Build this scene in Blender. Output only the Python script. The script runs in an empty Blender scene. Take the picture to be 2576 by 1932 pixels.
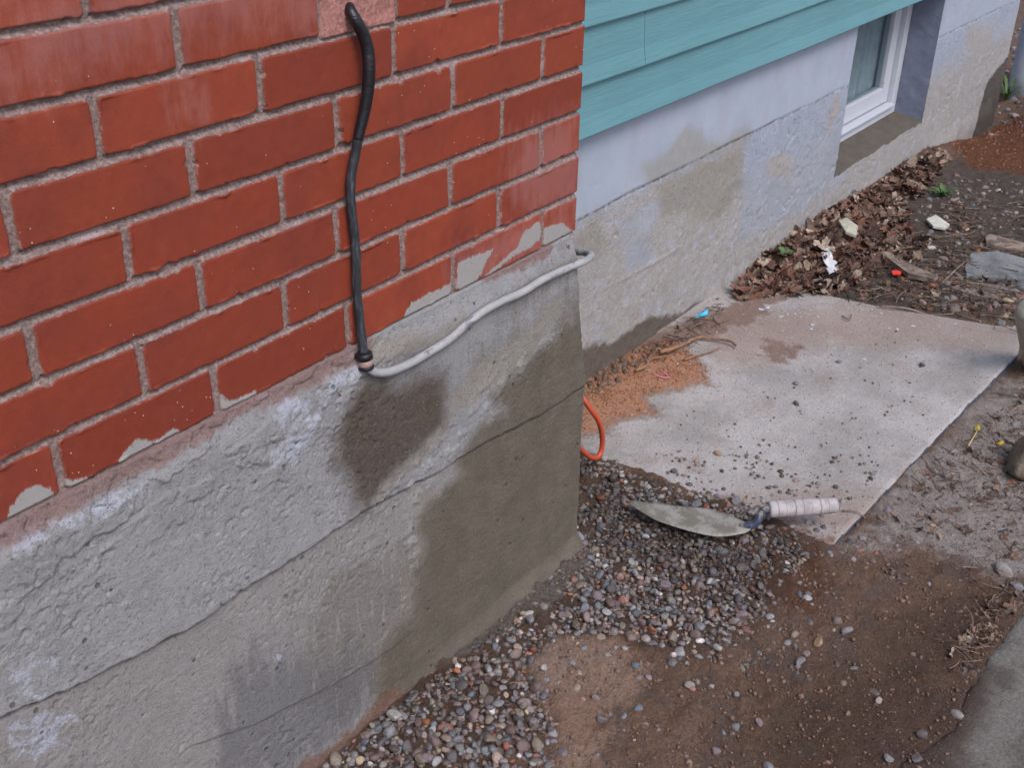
import bpy, math, random
import numpy as np
from mathutils import Matrix, Vector

# ------------------------------------------------------------------ camera, world, sun, exposure
SC = bpy.context.scene
YAW, PITCH, ROLL = 0.9384006, 0.5055678, 0.0194733
CAM = np.array([-1.5054815, -0.9792856, 0.7046879])
FPX = 2897.7035                                  # focal length in pixels of the 2576 px wide photo
def cam_axes():
    f = np.array([math.sin(YAW)*math.cos(PITCH), math.cos(YAW)*math.cos(PITCH), -math.sin(PITCH)])
    r = np.cross(f, [0, 0, 1]); r /= np.linalg.norm(r); u = np.cross(r, f)
    c, s = math.cos(ROLL), math.sin(ROLL)
    return c*r+s*u, -s*r+c*u, f
RT, UP, FW = cam_axes()
cd = bpy.data.cameras.new('camera'); cam = bpy.data.objects.new('camera', cd)
SC.collection.objects.link(cam); SC.camera = cam
cd.sensor_width = 36.0; cd.lens = 36.0*FPX/2576; cd.clip_start = 0.02; cd.clip_end = 200
M = Matrix.Identity(4)
for i in range(3):
    M[i][0], M[i][1], M[i][2], M[i][3] = RT[i], UP[i], -FW[i], CAM[i]
cam.matrix_world = M
cd.dof.use_dof = True; cd.dof.focus_distance = 1.75; cd.dof.aperture_fstop = 20

SUN_EL, SUN_AZ = math.radians(53), math.radians(205)     # azimuth from +Y, clockwise
w = bpy.data.worlds.new('World'); SC.world = w; w.use_nodes = True
nt = w.node_tree; bg = nt.nodes['Background']
sky = nt.nodes.new('ShaderNodeTexSky'); sky.sky_type = 'NISHITA'; sky.sun_disc = False
sky.sun_elevation = SUN_EL; sky.sun_rotation = SUN_AZ; sky.air_density = 1.0; sky.dust_density = 3.0
nt.links.new(sky.outputs[0], bg.inputs[0]); bg.inputs[1].default_value = 0.15
sl = bpy.data.lights.new('sun', 'SUN'); sl.energy = 1.1; sl.angle = math.radians(22); sl.color = (1, .985, .975)
so = bpy.data.objects.new('sun', sl); SC.collection.objects.link(so)
sd = Vector((math.sin(SUN_AZ)*math.cos(SUN_EL), math.cos(SUN_AZ)*math.cos(SUN_EL), math.sin(SUN_EL)))
so.rotation_euler = (-sd).to_track_quat('-Z', 'Y').to_euler(); so.location = (0, -3, 5)
SC.view_settings.view_transform = 'Standard'; SC.view_settings.look = 'None'
SC.view_settings.exposure = 0.58; SC.view_settings.gamma = 1.0

# ------------------------------------------------------------------ helpers
rng = np.random.default_rng(7); random.seed(7)
def onplane(px, py, axis, val):
    """world point seen at a pixel of the 2212 px wide view of the photo, on the plane axis = val"""
    k = 2576/2212
    d = ((px*k-1288)/FPX)*RT - ((py*k-966)/FPX)*UP + FW
    return CAM + (val-CAM[axis])/d[axis]*d
def Wp(pts, y=0.0): return [(lambda q: (q[0], q[2]))(onplane(a, b, 1, y)) for a, b in pts]
def Gp(pts, z=-0.65): return [(lambda q: (q[0], q[1]))(onplane(a, b, 2, z)) for a, b in pts]
def hsh(i, j, s):
    h = (i.astype(np.int64)*374761393 + j.astype(np.int64)*668265263 + s*1442695041) & 0xffffffff
    h = ((h ^ (h >> 13))*1274126177) & 0xffffffff
    return ((h ^ (h >> 16)) & 0xffff)/65535.0
def vn(x, y, s=0):
    xi, yi = np.floor(x), np.floor(y); fx, fy = x-xi, y-yi
    fx = fx*fx*(3-2*fx); fy = fy*fy*(3-2*fy)
    a, b, c, d = hsh(xi, yi, s), hsh(xi+1, yi, s), hsh(xi, yi+1, s), hsh(xi+1, yi+1, s)
    return (a+(b-a)*fx)*(1-fy)+(c+(d-c)*fx)*fy
def fbm(x, y, f, o=4, s=0):
    t = np.zeros_like(x*1.0*y); a = 1.0; n = 0
    for k in range(o):
        t += a*(vn(x*f+17.3*k, y*f+5.1*k, s+k)-.5)*2; n += a; a *= .5; f *= 2.03
    return t/n
def sst(x, a, b):
    t = np.clip((x-a)/(b-a), 0, 1); return t*t*(3-2*t)
def psdf(X, Y, poly):
    """signed distance, positive inside the polygon"""
    d = np.full(X.shape, 1e9); ins = np.zeros(X.shape, bool); n = len(poly)
    for i in range(n):
        (ax, ay), (bx, by) = poly[i], poly[(i+1) % n]
        ex, ey = bx-ax, by-ay; L = ex*ex+ey*ey+1e-12
        t = np.clip(((X-ax)*ex+(Y-ay)*ey)/L, 0, 1)
        d = np.minimum(d, (X-ax-t*ex)**2+(Y-ay-t*ey)**2)
        c = ((ay > Y) != (by > Y)) & (X < (bx-ax)*(Y-ay)/((by-ay) if by != ay else 1e-9)+ax)
        ins ^= c
    d = np.sqrt(d); return np.where(ins, d, -d)
def mask(X, Y, polys, scale):
    m = np.full(X.shape, -9.0); a = min(scale, .05)
    X, Y = X+a*.45*fbm(X, Y, 11, 3, 401)+a*.3*fbm(X, Y, 45, 3, 403), Y+a*.45*fbm(X, Y, 11, 3, 402)+a*.3*fbm(X, Y, 45, 3, 404)
    for p in polys: m = np.maximum(m, psdf(X, Y, p))
    return np.clip(m/scale, -1, 1)
def lin(r, g, b, k=1.0):
    f = lambda c: (c/12.92 if c <= .04045 else ((c+.055)/1.055)**2.4)*k
    return (f(r/255), f(g/255), f(b/255), 1)

def link(o, parent=None):
    SC.collection.objects.link(o)
    if parent is not None: o.parent = parent
    return o
def mesh_obj(name, V, F, mat, parent=None, smooth=True, attrs=None, fattr=None):
    """V (n,3) array; F (m,k) array or list of arrays / lists of indices"""
    V = np.asarray(V, dtype=np.float32); me = bpy.data.meshes.new(name)
    if isinstance(F, np.ndarray):
        m, k = F.shape; loops = F.ravel(); starts = np.arange(m)*k
    else:
        loops = np.concatenate([np.asarray(f).ravel() for f in F])
        ls = np.array([len(f) for f in F]); starts = np.concatenate([[0], np.cumsum(ls)[:-1]]); m = len(ls)
    me.vertices.add(len(V)); me.vertices.foreach_set('co', V.ravel())
    me.loops.add(len(loops)); me.loops.foreach_set('vertex_index', loops.astype(np.int32))
    me.polygons.add(m); me.polygons.foreach_set('loop_start', starts.astype(np.int32))
    me.update(calc_edges=True); me.validate()
    me.polygons.foreach_set('use_smooth', np.full(len(me.polygons), smooth))
    for k_, a in (attrs or {}).items():
        a = np.asarray(a, dtype=np.float32)
        if a.ndim == 2:
            at = me.attributes.new(k_, 'FLOAT_COLOR', 'POINT')
            at.data.foreach_set('color', np.concatenate([a, np.ones((len(a), 1), np.float32)], 1).ravel())
        else:
            at = me.attributes.new(k_, 'FLOAT', 'POINT'); at.data.foreach_set('value', a.ravel())
    me.materials.append(mat); me.update()
    return link(bpy.data.objects.new(name, me), parent)
def gridmesh(name, P, mat, parent=None, attrs=None, skip=None, flip=False):
    """P (nv,nu,3)"""
    nv, nu = P.shape[:2]; idx = np.arange(nv*nu).reshape(nv, nu)
    q = np.stack([idx[:-1, :-1], idx[:-1, 1:], idx[1:, 1:], idx[1:, :-1]], -1)
    if flip: q = q[..., ::-1]
    if skip is not None: q = q[~skip[:-1, :-1]]
    q = q.reshape(-1, 4)
    return mesh_obj(name, P.reshape(-1, 3), q, mat, parent, True, {k: v.ravel() for k, v in (attrs or {}).items()})
def tag(o, label=None, cat=None, group=None, kind=None):
    for k, v in (('label', label), ('category', cat), ('group', group), ('kind', kind)):
        if v: o[k] = v
    return o
def empty(name, loc=(0, 0, 0)):
    o = bpy.data.objects.new(name, None); o.location = loc; o.empty_display_size = .1
    return link(o)
def set_parent_keep(o, p):
    o.parent = p; o.matrix_parent_inverse = Matrix.Translation(-p.location)
    return o
def smooth_path(pts, n):
    pts = np.array(pts, float); out = []
    P = np.vstack([2*pts[0]-pts[1], pts, 2*pts[-1]-pts[-2]])
    for i in range(1, len(P)-2):
        for t in np.linspace(0, 1, n, endpoint=False):
            a, b, c, d = P[i-1:i+3]
            out.append(.5*((2*b)+(-a+c)*t+(2*a-5*b+4*c-d)*t*t+(-a+3*b-3*c+d)*t**3))
    out.append(pts[-1]); return np.array(out)
def tube(path, rad, k=14, cap=True, wob=0, sq=1.0):
    path = np.asarray(path, float); n = len(path)
    rad = np.full(n, rad) if np.isscalar(rad) else np.asarray(rad)
    T = np.gradient(path, axis=0); T /= np.linalg.norm(T, axis=1, keepdims=True)
    N = np.cross(T[0], [0.3, 0.2, 1.0]); N /= np.linalg.norm(N); V = []
    for i in range(n):
        N = N-T[i]*(N@T[i]); N /= np.linalg.norm(N); B = np.cross(T[i], N)
        for j in range(k):
            a = 2*math.pi*j/k; r = rad[i]*(1+wob*(random.random()-.5))
            V.append(path[i]+r*(math.cos(a)*N+sq*math.sin(a)*B))
    F = [[i*k+j, i*k+(j+1) % k, (i+1)*k+(j+1) % k, (i+1)*k+j] for i in range(n-1) for j in range(k)]
    if cap: F += [list(range(k))[::-1], [(n-1)*k+j for j in range(k)]]
    return np.array(V), F
def box(a, b):
    (x0, y0, z0), (x1, y1, z1) = a, b
    V = [(x0, y0, z0), (x1, y0, z0), (x1, y1, z0), (x0, y1, z0), (x0, y0, z1), (x1, y0, z1), (x1, y1, z1), (x0, y1, z1)]
    return V, [[3, 2, 1, 0], [4, 5, 6, 7], [0, 1, 5, 4], [1, 2, 6, 5], [2, 3, 7, 6], [3, 0, 4, 7]]
def join(parts):
    V, F, o = [], [], 0
    for v, f in parts:
        V += [tuple(p) for p in v]; F += [[i+o for i in q] for q in f]; o += len(v)
    return V, F
def bevel(o, wd=.002, seg=2):
    m = o.modifiers.new('bevel', 'BEVEL'); m.width = wd; m.segments = seg; m.limit_method = 'ANGLE'; return o

# ------------------------------------------------------------------ material helper
class Mat:
    def __init__(s, name, rough=.9, spec=.3):
        s.m = bpy.data.materials.new(name); s.m.use_nodes = True; s.t = s.m.node_tree; s.n = s.t.nodes
        s.b = s.n['Principled BSDF']; s.b.inputs['Roughness'].default_value = rough
        s.b.inputs['Specular IOR Level'].default_value = spec
        s.tc = s.n.new('ShaderNodeTexCoord'); s.h = None; s.hs = 1.0
    def lk(s, a, b): s.t.links.new(a, b)
    def put(s, sock, v):
        if hasattr(v, 'links') or hasattr(v, 'is_linked'): s.lk(v, sock)
        else: sock.default_value = v
    def vec(s, scale=(1, 1, 1), rot=(0, 0, 0)):
        m = s.n.new('ShaderNodeMapping'); m.inputs['Scale'].default_value = scale; m.inputs['Rotation'].default_value = rot
        s.lk(s.tc.outputs['Object'], m.inputs[0]); return m.outputs[0]
    def noise(s, sc, det=4, rough=.6, vec=None, dist=0):
        n = s.n.new('ShaderNodeTexNoise'); n.inputs['Scale'].default_value = sc; n.inputs['Detail'].default_value = det
        n.inputs['Roughness'].default_value = rough; n.inputs['Distortion'].default_value = dist
        s.lk(vec or s.tc.outputs['Object'], n.inputs['Vector'])
        return s.ramp_lin(n.outputs['Fac'], .2, .8, 0, 1)
    def vor(s, sc, vec=None, out='Distance', feat='F1'):
        n = s.n.new('ShaderNodeTexVoronoi'); n.inputs['Scale'].default_value = sc; n.feature = feat
        s.lk(vec or s.tc.outputs['Object'], n.inputs['Vector']); return n.outputs[out]
    def attr(s, name, out='Fac'):
        n = s.n.new('ShaderNodeAttribute'); n.attribute_name = name; return n.outputs[out]
    def math(s, op, a, b=0, c=None):
        n = s.n.new('ShaderNodeMath'); n.operation = op; s.put(n.inputs[0], a); s.put(n.inputs[1], b)
        if c is not None: s.put(n.inputs[2], c)
        return n.outputs[0]
    def ramp(s, v, a, b, lo=0.0, hi=1.0):
        n = s.n.new('ShaderNodeMapRange'); n.interpolation_type = 'SMOOTHSTEP'; s.put(n.inputs[0], v)
        for i, x in zip((1, 2, 3, 4), (a, b, lo, hi)): s.put(n.inputs[i], x)
        return n.outputs[0]
    def thr(s, attr, nz, amp=1.0, w=.1, off=0.0):
        """edge of a stain: attribute (positive inside) shifted by noise, then a smooth step of half width w"""
        v = s.math('ADD', attr, s.math('MULTIPLY', s.math('SUBTRACT', nz, .5), amp))
        return s.ramp(v, off-w, off+w)
    def mix(s, f, a, b, mode='MIX'):
        n = s.n.new('ShaderNodeMix'); n.data_type = 'RGBA'; n.blend_type = mode
        s.put(n.inputs[0], f); s.put(n.inputs[6], a); s.put(n.inputs[7], b); return n.outputs[2]
    def col(s, c): s.put(s.b.inputs['Base Color'], c)
    def var(s, c, nz, amt):
        """vary a colour's value by +-amt with a noise"""
        n = s.n.new('ShaderNodeHueSaturation'); s.put(n.inputs['Color'], c)
        s.lk(s.ramp_lin(nz, .25, .75, 1-amt, 1+amt), n.inputs['Value']); return n.outputs[0]
    def ramp_lin(s, v, a, b, lo, hi):
        n = s.n.new('ShaderNodeMapRange'); s.put(n.inputs[0], v)
        for i, x in zip((1, 2, 3, 4), (a, b, lo, hi)): n.inputs[i].default_value = x
        return n.outputs[0]
    def bump(s, hts, dist=.001, strength=1.0):
        """hts: list of (height socket, weight)"""
        t = None
        for h, wt in hts:
            v = s.math('MULTIPLY', h, wt); t = v if t is None else s.math('ADD', t, v)
        n = s.n.new('ShaderNodeBump'); n.inputs['Distance'].default_value = dist; n.inputs['Strength'].default_value = strength
        s.lk(t, n.inputs['Height']); s.lk(n.outputs[0], s.b.inputs['Normal']); return s
def simple(name, c, rough=.8, spec=.3, nsc=60, amt=.15, bsc=None, bd=.0005, metal=0):
    m = Mat(name, rough, spec); m.col(m.var(c, m.noise(nsc, 5), amt)); m.b.inputs['Metallic'].default_value = metal
    if bsc: m.bump([(m.noise(bsc, 4), 1)], bd)
    return m.m

# ================================================================== BRICK CHIMNEY
chimney = empty('brick_chimney', (0, 0, -.66))
tag(chimney, 'red brick wall corner in running bond on a grey rendered concrete base', 'chimney')
C = .0677; L = .214
JO = {7: [-.851], 6: [-.107, -.322, -.424, -.549, -.752], 5: [-.208, -.430, -.649, -.860], 4: [-.107, -.315, -.535, -.754, -.968],
      3: [-.204, -.420, -.631, -.848], 2: [-.104, -.321, -.547, -.761, -.972], 1: [-.208, -.425, -.640, -.852],
      0: [-.095, -.318, -.536, -.759, -.970]}
def joints(v):
    r = random.Random(v*7+3); js = sorted(JO.get(v, []), reverse=True)
    if v == 7: js = [-.205, -.424, -.640]+js
    if not js: js = [(-.107 if v % 2 == 0 else -.21)]
    while js[-1] > -3: js.append(js[-1]-L+r.uniform(-.006, .006))
    return np.array(sorted(js)+[.2])
def brick_fields(X, Z):
    Zw = Z + .0011*fbm(X, Z*0+3, 5, 2, 11)
    v = np.floor(Zw/C).astype(int); t = Zw-v*C
    sdist = np.full(X.shape, -.01); rnd = np.zeros(X.shape); jpos = np.zeros(X.shape); patch = np.zeros(X.shape); tx = np.zeros(X.shape)
    for r in range(v.min(), v.max()+1):
        m = v == r
        if not m.any(): continue
        js = joints(r); x = X[m]; i = np.searchsorted(js, x)
        i = np.clip(i, 1, len(js)-1); xl, xr = js[i-1], js[i]
        ra = hsh(np.full(x.shape, r), i, 5); rb = hsh(np.full(x.shape, r), i, 9)
        jb = .0044; jh = .0043+.0014*hsh(i, np.full(x.shape, r), 3)
        xr2 = np.where(xr > 0, .0005, xr-jh); xl2 = xl+jh
        zt = t[m]; lo = jb-.0008*(ra-.5)*2+(x-xl)*.006*(rb-.5); hi = C-jb+.0012*(rb-.5)*2
        dx = np.minimum(x-xl2, np.where(xr > 0, 1.0, xr2-x)); dz = np.minimum(zt-lo, hi-zt)
        rad = .005; ix, iz = np.maximum(rad-dx, 0), np.maximum(rad-dz, 0)
        s = np.where((dx < rad) & (dz < rad), rad-np.sqrt(ix**2+iz**2), np.minimum(dx, dz))
        if r == 6:
            pm = (x > -.549) & (x < -.424); s = np.where(pm, -.006, s); pp = np.zeros(x.shape); pp[pm] = 1; patch[m] = pp
        sdist[m] = s; rnd[m] = hsh(i, np.full(x.shape, r), 21)
        jpos[m] = np.where(dz < dx, np.where(zt < C/2, zt/jb, (zt-C)/jb), -.2)
        tx[m] = (ra-.5)*(zt-C/2)*.02+(rb-.5)*(x-(xl+xr)/2)*.008+(hsh(i, np.full(x.shape, r), 33)-.5)*.0014
    e = .0009*fbm(X, Z, 130, 3, 2)+.0007*fbm(X, Z, 30, 2, 4)
    chip = np.maximum(0, fbm(X, Z, 55, 3, 8)-.42)*.012
    sd_ = sdist+e-chip
    return sd_, rnd, np.clip(jpos, -1, 1), patch, tx
def brick_wall():
    xs = np.concatenate([np.arange(-2.6, -1.2, .006), np.arange(-1.2, -.0002, .0018), [0.0]])
    zs = np.concatenate([np.arange(-.010, .53, .0018), np.arange(.53, 1.9, .006)])
    X, Z = np.meshgrid(xs, zs)
    s, rnd, jp, patch, tx = brick_fields(X, Z)
    k = sst(s, -.0012, .0009)
    mort = .0056+.0036*jp+.0009*fbm(X, Z, 260, 3, 40)+.0012*fbm(X, Z, 45, 2, 44)
    mort = np.where(patch > 0, .002+.0011*fbm(X, Z, 200, 3, 41)+.003*fbm(X, Z, 30, 2, 45), mort)
    face = tx+.0004*fbm(X, Z, 60, 3, 50)-.0*s
    # squeezed mortar crumbs on some brick edges
    crust = np.maximum(0, fbm(X, Z, 38, 2, 70)-.25)*sst(np.abs(s-.0012), .0028, .0)*.006
    Y = mort*(1-k)+face*k - crust
    # the base bed merges with the render below
    Y = np.where(Z < .004, np.minimum(Y+.001, .004+.0008*fbm(X, Z, 200, 2, 3)), Y)
    P = np.stack([X, Y, Z], -1)
    # corner: last column follows the recessed joints, then the return face
    rec = (1-k[:, -2])*.0065
    cx = 0.0-rec+.0006*fbm(zs, zs*0, 150, 2, 5)
    P[:, -1, 0] = cx; P[:, -1, 1] = np.maximum(Y[:, -2], Y[:, -1])+.001
    ret = []
    for yy in (.004, .012, .03, .06, .12, .2, .3, .4):
        c = np.stack([cx+.0005*vn(zs*300, zs*0+yy*90, 6), np.full(len(zs), yy)+.003, zs], -1); ret.append(c[:, None])
    P = np.concatenate([P]+ret, 1); nr = len(ret)
    ext = lambda a: np.concatenate([a]+[a[:, -2:-1]]*nr, 1)
    smear = mask(X, Z, [Wp(p) for p in (
        [(18, 1135), (30, 1095), (55, 1062), (80, 1052), (115, 1062), (122, 1080), (90, 1090), (60, 1092), (35, 1128)],
        [(140, 1062), (148, 1040), (228, 1030), (210, 1045), (160, 1058)],
        [(232, 1030), (262, 990), (300, 950), (332, 955), (375, 930), (390, 940), (380, 952), (300, 992)],
        [(482, 890), (480, 855), (492, 868), (552, 846), (556, 856)],
        [(862, 706), (890, 655), (930, 632), (972, 612), (975, 640), (920, 672)],
        [(985, 620), (990, 572), (1015, 560), (1040, 552), (1060, 545), (1048, 560), (1035, 590), (1020, 615)],
        [(1040, 605), (1120, 540), (1135, 500), (1168, 480), (1168, 512), (1100, 560)],
        [(1175, 520), (1180, 490), (1215, 485), (1243, 505), (1246, 495), (1243, 522), (1180, 530)])], .012)
    haze = mask(X, Z, [Wp(p) for p in (
        [(960, 640), (985, 560), (1165, 470), (1250, 460), (1240, 520), (1170, 530), (960, 650)],
        [(400, 180), (430, 180), (445, 240), (400, 250)], [(0, 0), (700, -60), (700, 30), (390, 60), (0, 180)],
        [(1120, 300), (1250, 270), (1250, 450), (1100, 450)])], .05)
    sd01 = np.clip(s/.006, -1, 1)
    return gridmesh('brickwork', P, brick_mat(), None, dict(sd=ext(sd01), rnd=ext(rnd), patch=ext(patch), smear=ext(smear), haze=ext(haze)), flip=False)
def brick_mat():
    m = Mat('brick and mortar', .8, .35)
    a = m.attr('sd'); nz = m.noise(900, 3); big = m.noise(9, 3); mid = m.noise(70, 4, .7)
    rb = m.attr('rnd')
    br = m.mix(rb, lin(126, 52, 34), lin(138, 61, 39))
    br = m.var(br, m.math('ADD', m.math('MULTIPLY', m.math('FRACT', m.math('MULTIPLY', rb, 7.31)), .5), .25), .09); br = m.mix(m.ramp(big, .35, .9), br, lin(120, 51, 38))
    br = m.var(br, mid, .06)
    br = m.mix(m.math('MULTIPLY', m.ramp(m.noise(350, 2), .72, .88), .3), br, lin(70, 28, 26))
    haze = m.math('MULTIPLY', m.thr(m.attr('haze'), m.noise(1.0, 4, .7, m.vec((60, 60, 16))), 1.8, .8), .20)
    br = m.mix(haze, br, lin(190, 150, 150))
    # fine pale specks of dried splash
    sp = m.ramp(m.vor(95), .085, .055); gate = m.ramp(m.noise(12, 2), .56, .62)
    br = m.mix(m.math('MULTIPLY', sp, gate), br, lin(215, 195, 185))
    # scumble scratched by the brush
    vz = m.vec((220, 30, 60), (0, .5, 0))
    sm = m.thr(m.attr('smear'), m.noise(1.0, 4, .7, vz), .8, .14, -.25)
    sm = m.math('MULTIPLY', sm, m.ramp(m.noise(120, 4, .7), .12, .34))
    br = m.mix(sm, br, lin(150, 147, 146))
    mo = m.mix(m.ramp(m.noise(200, 4, .75), .25, .85), lin(112, 93, 90), lin(156, 138, 134))
    mo = m.mix(m.ramp(m.noise(14, 3), .60, .95, 0, .6), mo, lin(176, 158, 162))
    mo = m.mix(m.math('MULTIPLY', m.ramp(m.noise(330, 2), .70, .84), .75), mo, lin(56, 46, 48))
    mo = m.mix(m.math('MULTIPLY', m.attr('patch'), .8), mo, m.var(lin(165, 112, 104), m.noise(200, 5, .75), .35))
    k = m.thr(a, nz, .35, .12)
    # pale crust clinging to brick arrises
    edge = m.math('MULTIPLY', m.ramp(m.math('ABSOLUTE', m.math('SUBTRACT', a, .1)), .22, .02), m.ramp(m.noise(38, 5, .75), .55, .75))
    c = m.mix(k, mo, br); c = m.mix(m.math('MULTIPLY', edge, .5), c, lin(182, 148, 138))
    m.col(c); m.put(m.b.inputs['Roughness'], m.ramp(k, 0, 1, .95, .62))
    m.bump([(m.noise(700, 3, .7), .35), (m.noise(1600, 2), .25), (m.math('MULTIPLY', m.noise(420, 3, .8), m.ramp(k, 1, 0)), .8), (m.math('MULTIPLY', sm, 1), .25)], .0009)
    return m.m
bw = brick_wall(); set_parent_keep(bw, chimney)

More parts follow.
